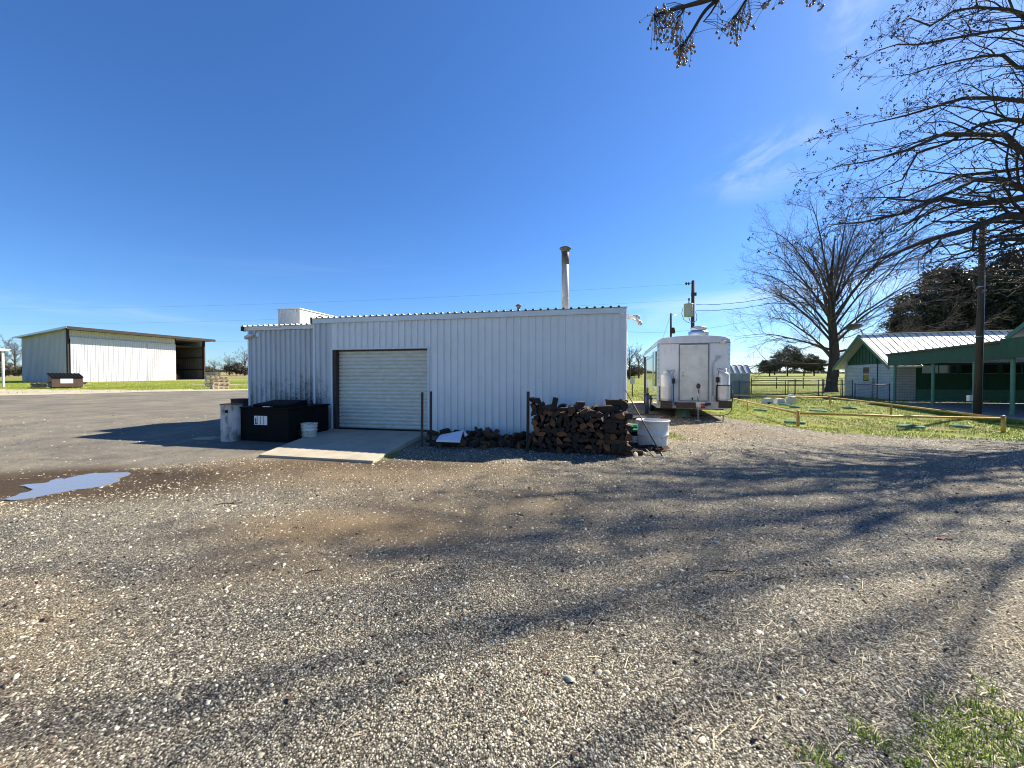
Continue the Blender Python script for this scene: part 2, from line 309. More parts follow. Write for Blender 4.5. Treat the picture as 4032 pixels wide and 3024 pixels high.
M('berry', (.30, .185, .075), .28, var=.4, vs=25, col2=(.10, .045, .02), island=.45)
M('evergreen_leaf', (.020, .030, .012), .5, var=.3, vs=.6, col2=(.016, .022, .012), island=.5)
M('evergreen_tip', (.042, .046, .02), .5, var=.3, vs=.6, island=.5)
M('oak_leaf', (.095, .090, .055), .7, var=.3, vs=.3, island=.4)
M('grass_blade', (.21, .31, .015), .6, var=.35, vs=.8, col2=(.33, .37, .04), island=.45)
M('straw', (.60, .52, .34), .8, var=.3, vs=3, island=.35)
M('dry_leaf', (.10, .06, .035), .8, var=.3, vs=9, island=.4)
M('wood_pole', (.050, .036, .027), .95, var=.4, vs=8, bump=.008, bs=20, stretch=(1, 1, .15), col2=(.10, .08, .06))
M('transformer_grey', (.46, .49, .48), .4, var=.15, vs=6)
M('black_rubber', (.015, .015, .016), .6)
M('cable', (.03, .03, .035), .6)
def trailer_white():
    m, nt, b = newmat('trailer_white'); g = N(nt, 'ShaderNodeTexCoord'); pos = g.outputs['Object']
    c = mixc(nt, noise(nt, pos, 1.6, 6, .65, (1.4, 1, .5)), (.72, .735, .76), (.52, .53, .55))
    r = N(nt, 'ShaderNodeMapRange', interpolation_type='SMOOTHSTEP'); L(nt, noise(nt, pos, 3.2, 7, .7, (1.5, 1, .35)), r.inputs[0]); r.inputs[1].default_value = .56; r.inputs[2].default_value = .74; r.inputs[4].default_value = .7
    c = mixc(nt, r.outputs[0], c, (.27, .27, .27))
    L(nt, c, b.inputs['Base Color']); b.inputs['Roughness'].default_value = .35
trailer_white()
M('trailer_cap', (.60, .61, .63), .4, var=.12, vs=3)
M('trailer_gloss', (.70, .72, .74), .07, var=.06, vs=2, spec=.9)
MATS['trailer_gloss'].node_tree.nodes['Principled BSDF'].inputs['Coat Weight'].default_value = 1
M('trailer_door', (.66, .66, .60), .5, var=.2, vs=3, col2=(.48, .48, .45))
M('aluminium', (.62, .63, .65), .28, metal=.85, var=.12, vs=6)
M('grey_frame', (.24, .23, .22), .5, var=.3, vs=8)
M('rusty_steel', (.075, .05, .036), .85, var=.4, vs=10, col2=(.03, .022, .018))
M('tank_white', (.74, .74, .73), .32, var=.12, vs=8, col2=(.48, .47, .45), stretch=(1, 1, .3))
M('red_lens', (.45, .02, .02), .3)
M('glass_dark', (.02, .024, .028), .05, var=.1, spec=.9)
M('lamp_glass', (.80, .79, .74), .2)
M('shed_metal', (.33, .38, .40), .5, var=.2, vs=2, stretch=(1, 1, .4))
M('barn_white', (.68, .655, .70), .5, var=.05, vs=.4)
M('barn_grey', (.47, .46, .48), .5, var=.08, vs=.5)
M('bay_shade_dark', (.10, .085, .08), .8, var=.2)  # dark tone that paints the shade inside the barn's open bay
M('shaded_rib_grey', (.16, .15, .14), .8, var=.3, vs=1)  # rib metal darkened in colour for the bay's shade
M('purlin_brown', (.022, .014, .013), .7, var=.2)
M('dumpster_brown', (.10, .055, .042), .6, var=.3, vs=3)
M('sign_white', (.78, .78, .76), .5, var=.05)
def brick():
    m, nt, b = newmat('white_brick'); t = N(nt, 'ShaderNodeTexCoord')
    mp = N(nt, 'ShaderNodeMapping'); mp.inputs['Rotation'].default_value = (R(90), 0, 0)
    sp = N(nt, 'ShaderNodeSeparateXYZ'); L(nt, t.outputs['Object'], sp.inputs[0])
    ad = N(nt, 'ShaderNodeMath', operation='ADD'); L(nt, sp.outputs[0], ad.inputs[0]); L(nt, sp.outputs[1], ad.inputs[1])
    cb = N(nt, 'ShaderNodeCombineXYZ'); L(nt, ad.outputs[0], cb.inputs[0]); L(nt, sp.outputs[2], cb.inputs[1])
    bt = N(nt, 'ShaderNodeTexBrick', ins={'Scale': 1.0, 'Mortar Size': .012, 'Brick Width': .30, 'Row Height': .105, 'Color1': (.72, .72, .68, 1), 'Color2': (.58, .58, .54, 1), 'Mortar': (.30, .30, .29, 1)})
    L(nt, cb.outputs[0], bt.inputs[0])
    c = mixc(nt, noise(nt, t.outputs['Object'], 1.3, 5), bt.outputs[0], mixc(nt, 1.0, bt.outputs[0], (.75, .75, .72), 'MULTIPLY'))
    L(nt, c, b.inputs['Base Color']); b.inputs['Roughness'].default_value = .7
    bp = N(nt, 'ShaderNodeBump', ins={'Strength': .8, 'Distance': .008}); bp.invert = True; L(nt, bt.outputs[1], bp.inputs['Height']); L(nt, bp.outputs[0], b.inputs['Normal'])
brick()
M('green_board', (.018, .088, .042), .65, var=.35, vs=2.5, stretch=(6, 6, .5), bump=.004, bs=12)
M('green_trim', (.07, .21, .14), .55, var=.2, vs=4)
M('teal_paint', (.08, .24, .17), .5, var=.15, vs=5)
M('blue_paint', (.03, .055, .13), .5, var=.2, vs=5)
M('fence_steel', (.12, .13, .13), .5, metal=.3, var=.2)
M('tan_wood', (.35, .25, .16), .8, var=.2)
M('dish_grey', (.085, .09, .085), .6)
M('pale_stone', (.42, .385, .31), .85, var=.2, vs=9, bump=.01, bs=25)
M('bone_plastic', (.62, .63, .60), .6, var=.15, vs=9)
M('porch_floor', (.30, .30, .30), .85, var=.25, vs=1.5)
M('cardboard_white', (.78, .79, .86), .5, var=.04)

# ------------------------------------------------------------------ mesh helpers
class MB:
    def __init__(s): s.v = []; s.f = []; s.m = []; s.sm = []
    def add(s, vs, fs, mi=0, smooth=False):
        o = len(s.v); s.v += [tuple(v) for v in vs]
        for f in fs: s.f.append(tuple(o + i for i in f)); s.m.append(mi); s.sm.append(smooth)
        return s
    def box(s, x0, x1, y0, y1, z0, z1, mi=0, T=None):
        vs = [Vector((x, y, z)) for z in (z0, z1) for y in (y0, y1) for x in (x0, x1)]
        if T is not None: vs = [T @ v for v in vs]
        return s.add(vs, [(0, 2, 3, 1), (4, 5, 7, 6), (0, 1, 5, 4), (2, 6, 7, 3), (0, 4, 6, 2), (1, 3, 7, 5)], mi)
    def quad(s, a, b, c, d, mi=0): return s.add([a, b, c, d], [(0, 1, 2, 3)], mi)
    def tube(s, pts, rad, n=8, mi=0, cap=True, smooth=True):
        pts = [Vector(p) for p in pts]; k = len(pts)
        if not hasattr(rad, '__len__'): rad = [rad] * k
        vs = []; ref = None
        for i, p in enumerate(pts):
            t = (pts[min(i + 1, k - 1)] - pts[max(i - 1, 0)])
            t = t.normalized() if t.length > 1e-9 else Vector((0, 0, 1))
            if ref is None: ref = Vector((1, 0, 0)) if abs(t.x) < .9 else Vector((0, 1, 0))
            a = (ref - t * ref.dot(t)).normalized(); b = t.cross(a); ref = a
            for j in range(n):
                an = 2 * math.pi * j / n; vs.append(p + (a * math.cos(an) + b * math.sin(an)) * rad[i])
        fs = [(i * n + j, i * n + (j + 1) % n, (i + 1) * n + (j + 1) % n, (i + 1) * n + j) for i in range(k - 1) for j in range(n)]
        s.add(vs, fs, mi, smooth)
        if cap:
            s.add(vs[:n], [tuple(range(n))[::-1]], mi); s.add(vs[-n:], [tuple(range(n))], mi)
        return s
    def lathe(s, c, prof, n=24, mi=0, sx=1, sy=1, fn=None):
        vs = []
        for r, z in prof:
            for j in range(n):
                a = 2 * math.pi * j / n; rr = r * (fn(a, z) if fn else 1)
                vs.append((c[0] + rr * math.cos(a) * sx, c[1] + rr * math.sin(a) * sy, c[2] + z))
        fs = [(i * n + j, i * n + (j + 1) % n, (i + 1) * n + (j + 1) % n, (i + 1) * n + j) for i in range(len(prof) - 1) for j in range(n)]
        return s.add(vs, fs, mi, True)
    def prism(s, poly, h0, h1, mi=0, axis='z', T=None):
        n = len(poly)
        def P(a, b, h): return Vector({'z': (a, b, h), 'y': (a, h, b), 'x': (h, a, b)}[axis])
        vs = [P(a, b, h0) for a, b in poly] + [P(a, b, h1) for a, b in poly]
        if T is not None: vs = [T @ v for v in vs]
        return s.add(vs, [tuple(range(n))[::-1], tuple(range(n, 2 * n))] + [(i, (i + 1) % n, n + (i + 1) % n, n + i) for i in range(n)], mi)
    def ribs(s, x0, x1, z0, z1, y, sp=.178, w=.016, h=.050, flip=1, mi=0, top=None, ax='x', phase=0.0, minor=False):
        """ribbed sheet in the xz plane (ax x) or yz plane (ax y); ribs stand out toward -y*flip"""
        xs = [(x0, 0.)]; k = math.ceil((x0 - phase) / sp)
        while phase + k * sp < x1 - w * 1.2:
            c = phase + k * sp
            if c - w > x0: xs += [(c - w, 0), (c - w * .45, h), (c + w * .45, h), (c + w, 0)]
            k += 1
        xs.append((x1, 0.))
        top = top or (lambda x: z1)
        vs = []
        for x, d in xs:
            p = (x, y - d * flip) if ax == 'x' else (y - d * flip, x)
            vs += [(p[0], p[1], z0), (p[0], p[1], top(x))]
        return s.add(vs, [(2 * i, 2 * i + 2, 2 * i + 3, 2 * i + 1) for i in range(len(xs) - 1)], mi)
    def build(s, name, mats, parent=None, bev=0, label=None, solid=0):
        if isinstance(mats, str): mats = [mats]
        me = bpy.data.meshes.new(name); me.from_pydata(s.v, [], s.f)
        for m in mats: me.materials.append(MATS[m])
        me.polygons.foreach_set('material_index', s.m); me.polygons.foreach_set('use_smooth', s.sm); me.update()
        bm = bmesh.new(); bm.from_mesh(me); bmesh.ops.remove_doubles(bm, verts=bm.verts, dist=1e-5)
        bmesh.ops.recalc_face_normals(bm, faces=bm.faces) if not solid == -1 else None
        bm.to_mesh(me); bm.free()
        o = bpy.data.objects.new(name, me); COL.objects.link(o)
        if parent is not None: o.parent = parent
        if bev:
            b = o.modifiers.new('bevel', 'BEVEL'); b.width = bev; b.segments = 2; b.limit_method = 'ANGLE'; b.angle_limit = R(50)
        if solid > 0:
            b = o.modifiers.new('solid', 'SOLIDIFY'); b.thickness = solid
        if label: o['label'] = label
        return o
def npmesh(name, V, Fc, mats, parent=None, mi=None, smooth=False):
    me = bpy.data.meshes.new(name); V = np.asarray(V, np.float32); Fc = np.asarray(Fc, np.int32); k = Fc.shape[1]
    me.vertices.add(len(V)); me.vertices.foreach_set('co', V.ravel())
    me.loops.add(Fc.size); me.loops.foreach_set('vertex_index', Fc.ravel())
    me.polygons.add(len(Fc)); me.polygons.foreach_set('loop_start', np.arange(0, Fc.size, k, dtype=np.int32))
    me.polygons.foreach_set('loop_total', np.full(len(Fc), k, np.int32))
    if isinstance(mats, str): mats = [mats]
    for m in mats: me.materials.append(MATS[m])
    if mi is not None: me.polygons.foreach_set('material_index', np.asarray(mi, np.int32))
    if smooth: me.polygons.foreach_set('use_smooth', np.ones(len(Fc), bool))
    me.update(calc_edges=True)
    o = bpy.data.objects.new(name, me); COL.objects.link(o)
    if parent is not None: o.parent = parent
    return o
def tag(o, label=None, cat=None, group=None, kind=None):
    for k, v in (('label', label), ('category', cat), ('group', group), ('kind', kind)):
        if v: o[k] = v
    return o
def thing(name, loc, rot=0, label=None, cat=None, group=None):
    o = bpy.data.objects.new(name, None); COL.objects.link(o); o.location = loc; o.rotation_euler = (0, 0, rot); o.empty_display_size = .2
    return tag(o, label, cat, group)
class Fr:
    """a thing's local frame: pixel rays into it"""
    def __init__(s, o): s.M = Matrix.Translation(o.location) @ Matrix.Rotation(o.rotation_euler.z, 4, 'Z'); s.I = s.M.inverted()
    def y(s, px, py, ly):
        o = s.I @ Vector((0, 0, CH)); d = s.I.to_3x3() @ ray(px, py); t = (ly - o.y) / d.y; return o + d * t
    def x(s, px, py, lx):
        o = s.I @ Vector((0, 0, CH)); d = s.I.to_3x3() @ ray(px, py); t = (lx - o.x) / d.x; return o + d * t
    def l(s, w): return s.I @ Vector(w)
rng = np.random.default_rng(7); random.seed(5)

# ------------------------------------------------------------------ setting: ground sheets
def spaced(a, b, fine0, fine1, st, grow=1.12):
    xs = list(np.arange(fine0, fine1 + 1e-6, st)); s = st; x = fine1
    while x < b: s *= grow; x += s; xs.append(min(x, b))
    s = st; x = fine0; lo = []
    while x > a: s *= grow; x -= s; lo.append(max(x, a))
    return np.array(lo[::-1] + xs)
def grid(name, X, Y, dz, mat):
    n, m = X.shape; Z = ground_z(X, Y) + dz
    V = np.stack([X, Y, Z], -1).reshape(-1, 3); i = np.arange(n * m).reshape(n, m)
    Fc = np.stack([i[:-1, :-1], i[:-1, 1:], i[1:, 1:], i[1:, :-1]], -1).reshape(-1, 4)[:, ::-1]
    if (X[0, 1] - X[0, 0]) * 0 + 1 and True:
        o = npmesh(name, V, Fc, mat, smooth=True)
    me = o.data
    if me.polygons[len(me.polygons) // 2].normal.z < 0: me.flip_normals()
    return o
xs = spaced(-1600, 1600, -45, 40, .5); ys = spaced(-40, 2600, -6, 45, .5)
XX, YY = np.meshgrid(xs, ys, indexing='ij')
tag(grid('ground', XX, YY, 0, 'grass_ground'), kind='structure')
def wob(x, s, a): return a * (np.sin(x * 1.7 + s) + .6 * np.sin(x * 4.3 + 2 * s) + .45 * np.sin(x * 11.1 + s * 3) + .3 * np.sin(x * 23 + s))
def sheet(name, cx, lo, hi, x0, x1, stx, ny, dz, mat, pw=1.0):
    X = np.arange(x0, x1 + 1e-6, stx); t = np.linspace(0, 1, ny) ** pw
    l = np.interp(X, cx, lo); h = np.interp(X, cx, hi)
    return X, l, h, t
# far edge of all the gravel, from pixels of its border
edge = sorted([(p.x, p.y) for p in (gp(a, b) for a, b in ((0, 1558), (330, 1551), (620, 1542), (985, 1537)))])
EX = [-80] + [e[0] for e in edge] + [-9, -6, 1, 3.2, 4.6, 6.8, 7.6, 7.9, 8.3, 9.6, 12.2, 20, 40]
EY = [edge[0][1] + 2] + [e[1] for e in edge] + [31, 30, 16, 16, 19, 19.5, 13.6, 11.8, 10.4, 9.9, 9.35, 8.8, 8.8]
X = np.concatenate([np.arange(-45, -10, .3), np.arange(-10, 14, .1), np.arange(14, 40, .5)])
far_edge = np.interp(X, EX, EY) + wob(X, 1, .10) * (1 + .03 * np.abs(X))
near = np.full_like(X, -5.0)
t = np.linspace(0, 1, 90)
YY = near[:, None] + (far_edge - near)[:, None] * t[None]; XX = np.repeat(X[:, None], 90, 1)
tag(grid('gravel_yard', XX, YY, .010, 'gravel'), kind='structure')
# parking lot (left): compacted grey base laid over the yard
X = np.arange(-45, -2.9, .15)
c_lo = np.interp(X, [-45, -8, -6.2, -4.9, -2.9], [4.9, 5.6, 6.6, 8.6, 10.8]) + 1.4 + wob(X, 4, .05)
b_hi = np.interp(X, EX, EY) - .05 + wob(X, 1, .10) * (1 + .03 * np.abs(X))
YY = c_lo[:, None] + (b_hi - c_lo)[:, None] * np.linspace(0, 1, 70)[None]; XX = np.repeat(X[:, None], 70, 1)
tag(grid('parking_lot', XX, YY, .0135, 'gravel'), kind='structure')
# sandy verge past the lot
X = np.arange(-60, -6, .3)
b0 = np.interp(X, EX, EY) - .5 + wob(X, 1, .1)
wd = np.interp(X, [-60, -34, -26, -20, -6], [8, 7.5, 3.5, 1.6, .9]) + wob(X, 3, .3) + .5
YY = b0[:, None] + wd[:, None] * np.linspace(0, 1, 8)[None]; XX = np.repeat(X[:, None], 8, 1)
tag(grid('sandy_path', XX, YY, .026, 'sand'), kind='structure')
# puddle
pp = [(30, 375), (110, 345), (175, 325), (110, 300), (200, 290), (250, 284), (300, 262), (360, 262), (430, 245), (520, 232), (600, 230), (700, 228), (690, 245), (640, 262), (655, 272), (600, 290), (560, 305), (470, 318), (400, 326), (300, 345), (220, 360), (120, 378), (40, 380)]
b = MB(); P = [gp(x / 1.3825, 1700 + y / 1.3825) for x, y in pp]
zc = .098 + .022
Q = []
for i in range(len(P)):
    a, c, d, e = P[i - 1], P[i], P[(i + 1) % len(P)], P[(i + 2) % len(P)]
    for q in range(6):
        t_ = q / 6; w = .5 * ((2 * c) + (d - a) * t_ + (2 * a - 5 * c + 4 * d - e) * t_ ** 2 + (3 * c - a - 3 * d + e) * t_ ** 3); Q.append((w.x + random.gauss(0, .016), w.y + random.gauss(0, .012)))
b.prism(Q, zc - .02, zc)
tag(b.build('puddle', 'water'), kind='structure')
# far pale dirt track seen between the building and the trailer
X = np.arange(2.5, 8.5, .2); b0 = 19.2 + wob(X, 2, .05)
YY = b0[:, None] + 1.1 * np.linspace(0, 1, 5)[None]; XX = np.repeat(X[:, None], 5, 1)
tag(grid('dirt_track', XX, YY, .03, 'sand'), kind='structure')
X = np.arange(-40, -8, .4); b0 = np.interp(X, [-40, -8], [47, 36]) + wob(X, 2, .1)
YY = b0[:, None] + 1.3 * np.linspace(0, 1, 5)[None]; XX = np.repeat(X[:, None], 5, 1)
tag(grid('dirt_track', XX, YY, .012, 'sand'), kind='structure')

# ------------------------------------------------------------------ stones, straw, grass
def yard_ok(x, y):
    """keep litter off the ramp, the building and the puddle"""
    ok = y < np.interp(x, EX, EY)
    lx = (x + 5.37) * .9777 + (y - 10.48) * -.2102; ly = (x + 5.37) * .2102 + (y - 10.48) * .9777
    ok &= ~((lx > -2.5) & (lx < 8.2) & (ly > -.06))
    ok &= ~((lx > -.2 - (-ly) * .35) & (lx < 3.35 + .12 * ly) & (ly < 0) & (ly > -3.2))
    ok &= ((((x + 6.75) / 1.6) ** 2 + ((y - 5.55) / .85) ** 2) > 1) | ((rng.random(len(x)) < .30) & ((((x + 6.9) / .9) ** 2 + ((y - 5.5) / .40) ** 2) > 1))
    return ok
def scatter_view(n, y0, y1, pw, sizepx_min, smin, smax, xlim=1.42, wfn=None):
    """random ground points thinning out with distance inside a wide fan"""
    k = int(n * 1.3); t = rng.random(k)
    y = (y0 ** pw + t * (y1 ** pw - y0 ** pw)) ** (1 / pw)
    x = (rng.random(k) * 2 - 1) * (xlim * y + .4)
    ok = yard_ok(x, y)
    if wfn is not None: ok &= rng.random(k) < wfn(x, y)
    return x[ok][:n], y[ok][:n]
octa = np.array([[1, 0, 0], [-.5, .87, 0], [-.5, -.87, 0], [.55, .6, .62], [-.8, 0, .62], [.5, -.6, .62], [0, 0, .9]])
def stones(name, x, y, size, mat, flat=.62):
    n = len(x); base = np.array([[1, 0, 0], [.5, .87, 0], [-.5, .87, 0], [-1, 0, 0], [-.5, -.87, 0], [.5, -.87, 0], [.45, .2, 1], [-.35, .45, .9], [-.3, -.5, 1], [.35, -.4, .85]])
    fc = np.array([[0, 1, 6], [1, 2, 7], [1, 7, 6], [2, 3, 7], [3, 8, 7], [3, 4, 8], [4, 5, 9], [4, 9, 8], [5, 0, 9], [0, 6, 9], [6, 7, 8], [6, 8, 9]])
    V = base[None] * (1 + .5 * (rng.random((n, 10, 3)) - .5)); a = rng.random(n) * 6.283
    sx = size * (.75 + .6 * rng.random(n)); sy = size * (.55 + .5 * rng.random(n)); sz = size * flat * (.6 + .8 * rng.random(n))
    vx = V[..., 0] * sx[:, None]; vy = V[..., 1] * sy[:, None]; vz = V[..., 2] * sz[:, None] - .25 * sz[:, None]
    tl = (rng.random((n, 1)) - .5) * .9; vz = vz + vx * tl
    c, s_ = np.cos(a)[:, None], np.sin(a)[:, None]
    X = x[:, None] + vx * c - vy * s_; Y = y[:, None] + vx * s_ + vy * c
    Z = (ground_z(x, y) + .010)[:, None] + vz
    Fc = (fc[None] + (np.arange(n) * 10)[:, None, None]).reshape(-1, 3)
    return npmesh(name, np.stack([X, Y, Z], -1).reshape(-1, 3), Fc, mat)
def dens(x, y):  # fewer loose stones on the packed tan patches and the lot
    d = np.ones_like(x)
    d *= 1 - .8 * np.exp(-(((x + 1.6) / 1.6) ** 2 + ((y - 4.0) / .5) ** 2))
    d *= 1 - .5 * sstep(.1, .9, np.sin(x * .9 + 2) * np.sin(y * 1.7 + x * .5))
    d *= 1 - .75 * np.exp(-(((x + 3.0) / 3.6) ** 2 + ((y - 6.3) / .8) ** 2))
    d *= np.where((x < -2) & (y - .42 * x > 9.2), .10, 1)
    return d
x, y = scatter_view(175000, 1.25, 14, 1.0, 1, 0, 0, wfn=dens)
sz = np.clip(np.exp(rng.normal(-5.28, .46, len(x))), .0035, .022) * (.8 + .08 * y)
tag(stones('gravel_stones', x, y, sz, 'stones'), 'loose grey and cream crushed stones scattered over the yard', 'gravel', kind='stuff')
x, y = scatter_view(420, 1.3, 9, 1.3, 1, 0, 0, wfn=lambda x, y: .35 + .65 * (x > -.5))
big = stones('pale_stones', x, y, np.clip(np.exp(rng.normal(-4.2, .35, len(x))), .009, .032), 'pale_stone')
tag(big, 'larger pale stones lying loose among the gravel', 'stones', kind='stuff')
def blades(name, x, y, ln, wd, tilt, mat, z0=.01, flatang=None):
    n = len(x); a = rng.random(n) * 6.283 if flatang is None else flatang + rng.normal(0, .5, n)
    el = tilt; dx = np.cos(a) * np.cos(el); dy = np.sin(a) * np.cos(el); dz = np.sin(el)
    px_, py_ = -np.sin(a), np.cos(a); z = ground_z(x, y) + z0
    bend = rng.random(n) * .35
    p0 = np.stack([x, y, z], -1); d = np.stack([dx, dy, dz], -1) * ln[:, None]; s_ = np.stack([px_, py_, 0 * px_], -1) * wd[:, None]
    mid = p0 + d * .55; end = p0 + d * .95 + np.stack([dx * 0, dy * 0, -bend * ln * .5], -1); mid[:, 2] += .05 * ln
    V = np.stack([p0 - s_, p0 + s_, mid + s_ * .8, mid - s_ * .8, end + s_ * .15, end - s_ * .15], 1).reshape(-1, 3)
    f = np.array([[0, 1, 2, 3], [3, 2, 4, 5]]); Fc = (f[None] + (np.arange(n) * 6)[:, None, None]).reshape(-1, 4)
    return npmesh(name, V, Fc, mat)
def straww(x, y):
    r = .10 + .9 * np.exp(-(((x - 1.6) / 1.3) ** 2 + ((y - 2.05) / .75) ** 2)) + .7 * np.exp(-(((x + 1.5) / .7) ** 2 + ((y - 3.2) / .3) ** 2)) + .5 * np.exp(-(((x + 3.9) / .5) ** 2 + ((y - 3.0) / .12) ** 2)) + .12 * (x > 1)
    return np.clip(r, 0, 1)
x, y = scatter_view(9000, 1.25, 7, 1.2, 1, 0, 0, wfn=straww); n = len(x)
tag(blades('straw_litter', x, y, .03 + .12 * rng.random(n) ** 2.5, np.full(n, .0012) + .0012 * rng.random(n), rng.random(n) * .18, 'straw', z0=.016, flatang=.55),
    'dry straw and grass stalks lying over the gravel', 'straw', kind='stuff')
x, y = scatter_view(240, 1.5, 9, 1.2, 1, 0, 0); n = len(x)
tag(blades('dry_leaves', x, y, .02 + .04 * rng.random(n), .006 + .01 * rng.random(n), rng.random(n) * .5, 'dry_leaf', z0=.015), 'small dark dry leaves and bark bits on the gravel', 'leaves', kind='stuff')
# near grass tufts bottom right
def tufts(name, cx, cy, rad, per, hgt, wd, lab, tiltlo=.5, mat='grass_blade'):
    X = np.repeat(cx, per) + rng.normal(0, 1, len(cx) * per) * np.repeat(rad, per); Y = np.repeat(cy, per) + rng.normal(0, 1, len(cx) * per) * np.repeat(rad, per)
    n = len(X); o = blades(name, X, Y, hgt * (.4 + .9 * rng.random(n)), wd * (.6 + .8 * rng.random(n)), tiltlo + rng.random(n) * (1.5 - tiltlo), mat)
    return tag(o, lab, 'grass', kind='stuff')
P = [gp(a, b) for a, b in ((3700, 2870), (3760, 2920), (3850, 2880), (3900, 2970), (3980, 2930), (3660, 2990), (3820, 2840), (3940, 2860), (4010, 2990), (3560, 2960), (3900, 2800), (3810, 2960), (4020, 2850), (3450, 2900), (3990, 2780), (3780, 3010), (3200, 2990))]
cx = np.array([p.x for p in P]); cy = np.array([p.y for p in P])
cx = np.concatenate([cx + rng.normal(0, .06, len(cx)) for _ in range(5)]); cy = np.concatenate([cy + rng.normal(0, .05, len(cy)) for _ in range(5)])
tufts('grass_tufts', cx, cy, np.full(len(cx), .030), 30, .034, .0016, 'short bright green grass growing through the gravel in the near corner', .35)
# septic lawn
def lawn_pts(n, x0, x1, y0, y1, thr=.0, yg=.25):
    x = x0 + rng.random(n * 3) * (x1 - x0); y = y0 + rng.random(n * 3) ** 1.3 * (y1 - y0)
    e = np.interp(x, EX, EY)
    v = np.sin(x * 1.9 + 1.3 * np.sin(y * 1.1)) * np.sin(y * 2.3 + .8 * np.sin(x * 1.7)) + .5 * np.sin(x * 5.1 + y * 3.3)
    ok = (y > e - yg + .5 * rng.random(len(y)) * v) & (v > thr - .5)
    return x[ok][:n], y[ok][:n]
x, y = lawn_pts(9000, 7.0, 24, 8.6, 22)
tufts('lawn_grass', x, y, np.full(len(x), .05), 9, .065, .0045, 'bright green weedy lawn grass inside and around the yellow pipe rail', .35)
x, y = lawn_pts(2500, 2.4, 8, 11, 19); k = (x > 2.75) & (x < 4.6) & (y > 10.3); 
P = [gp(a, b) for a, b in ((2490, 1690), (2500, 1700), (2515, 1710), (2520, 1690), (2485, 1675), (2540, 1705), (2660, 1715), (2670, 1725))]
cx = np.concatenate([[p.x for p in P] + rng.normal(0, .12, len(P)) for _ in range(10)]); cy = np.concatenate([[p.y for p in P] + rng.normal(0, .25, len(P)) for _ in range(10)])
tufts('grass_strip', cx, cy, np.full(len(cx), .05), 30, .05, .004, 'strip of green grass beside the white building corner behind the buckets', .35)
x, y = [], []
P = [gp(a, b) for a, b in ((1480, 1806), (1500, 1800), (1520, 1795), (1545, 1800), (1530, 1788), (1490, 1812), (1560, 1790))]
cx = np.concatenate([[p.x for p in P] + rng.normal(0, .05, len(P)) for _ in range(6)]); cy = np.concatenate([[p.y for p in P] + rng.normal(0, .05, len(P)) for _ in range(6)])
tufts('ramp_grass', cx, cy, np.full(len(cx), .04), 24, .05, .003, 'small green grass clump at the near right corner of the concrete ramp', .4)
# field grass further out: soft tufts give the pasture a rough edge
n = 16000; t = rng.random(n); y = 22 + t ** 1.6 * 80; x = (rng.random(n) * 2 - 1) * 1.45 * y
k = (y > np.interp(x, EX, EY) + 1.5)
x, y = x[k], y[k]
tufts('field_grass', x, y, .1 + .004 * y, 3, .12, .012, 'rough pasture grass reaching to the far treeline', .5)

# ------------------------------------------------------------------ main metal building
ANG = math.atan2(-.215, 1)
bld = thing('metal_building', (-5.37, 10.48, 0), ANG, 'long white ribbed metal shop building with roll-up door, left annex and black stovepipe', 'building')
fb = Fr(bld); LN = 8.13; TOP = 3.14; BOT = .235
dl, dr = fb.y(1310, 1600, 0).x, fb.y(1687, 1600, 0).x       # door opening edges
dt = fb.y(1500, 1373, 0).z
wl = MB()
wl.ribs(dl, dr, dt + .03, TOP, 0)
wl.ribs(dr, LN, BOT, TOP, 0)
wl.ribs(-.0, 7.5, BOT, TOP, LN, ax='y', flip=-1)
wl.ribs(0, LN, BOT, TOP, 7.5, flip=-1)
wl.ribs(.25, 7.5, BOT, TOP, 0, ax='y')
# screw heads along the girt line and near the base
for zz in (1.655, .32):
    k = 0
    while .089 + k * .356 < LN:
        xx = .089 + k * .356; k += 1
        if dl - .1 < xx < dr + .1: continue
        wl.lathe((xx, -.004, zz), [(0, 0)], 6) if False else wl.tube([(xx, .0, zz), (xx, -.006, zz)], .009, 6, mi=1)
wl.build('wall', ['white_metal', 'galvanised'], bld)
g = MB(); g.ribs(0.0, dl, BOT, TOP, 0); g.build('door_side_wall', 'grimy_metal', bld, label='narrow ribbed wall panel with brown grime left of the door')
AX0 = -2.40; AZ = 3.02
g = MB(); g.ribs(AX0, -.0, BOT, AZ, .25, sp=.165); g.ribs(.25, 6, BOT, AZ, AX0, ax='y'); g.build('annex_wall', 'grimy_metal', bld, label='older ribbed annex wall stained with black grime')
for bx_ in ((-.02, .03, -.035, .25, BOT, TOP), (LN - .03, LN + .018, -.03, .06, BOT, TOP), (AX0 - .02, AX0 + .03, .22, .28, BOT, AZ)):
    tr = MB(); tr.box(*bx_); tr.build('corner_trim', 'white_trim', bld, bev=.003)
tr = MB()
tr.box(dl - .03, dl + .012, -.035, .10, BOT, dt + .012); tr.box(dr - .012, dr + .03, -.035, .10, BOT, dt + .012); tr.box(dl + .012, dr - .012, -.035, .10, dt - .012, dt + .03)
tr.build('door_trim', 'white_trim', bld, bev=.003)
fa = MB(); fa.box(-.06, LN + .02, -.06, -.03, TOP - .02, TOP + .105); fa.box(-.06, -.03, -.03, 7.5, TOP - .02, TOP + .10)
fa.build('eave_trim', 'white_trim', bld, bev=.004)
fa = MB(); fa.box(-.062, -.028, -.085, -.061, TOP - .03, TOP + .112); fa.build('shaded_eave_end', 'dark_steel', bld); fa = MB(); fa.box(AX0 - .125, AX0 - .101, .10, .25, AZ - .02, AZ + .11); fa.build('shaded_eave_end', 'dark_steel', bld)  # dark boxes stand in for the shaded overhang underside at the eave ends
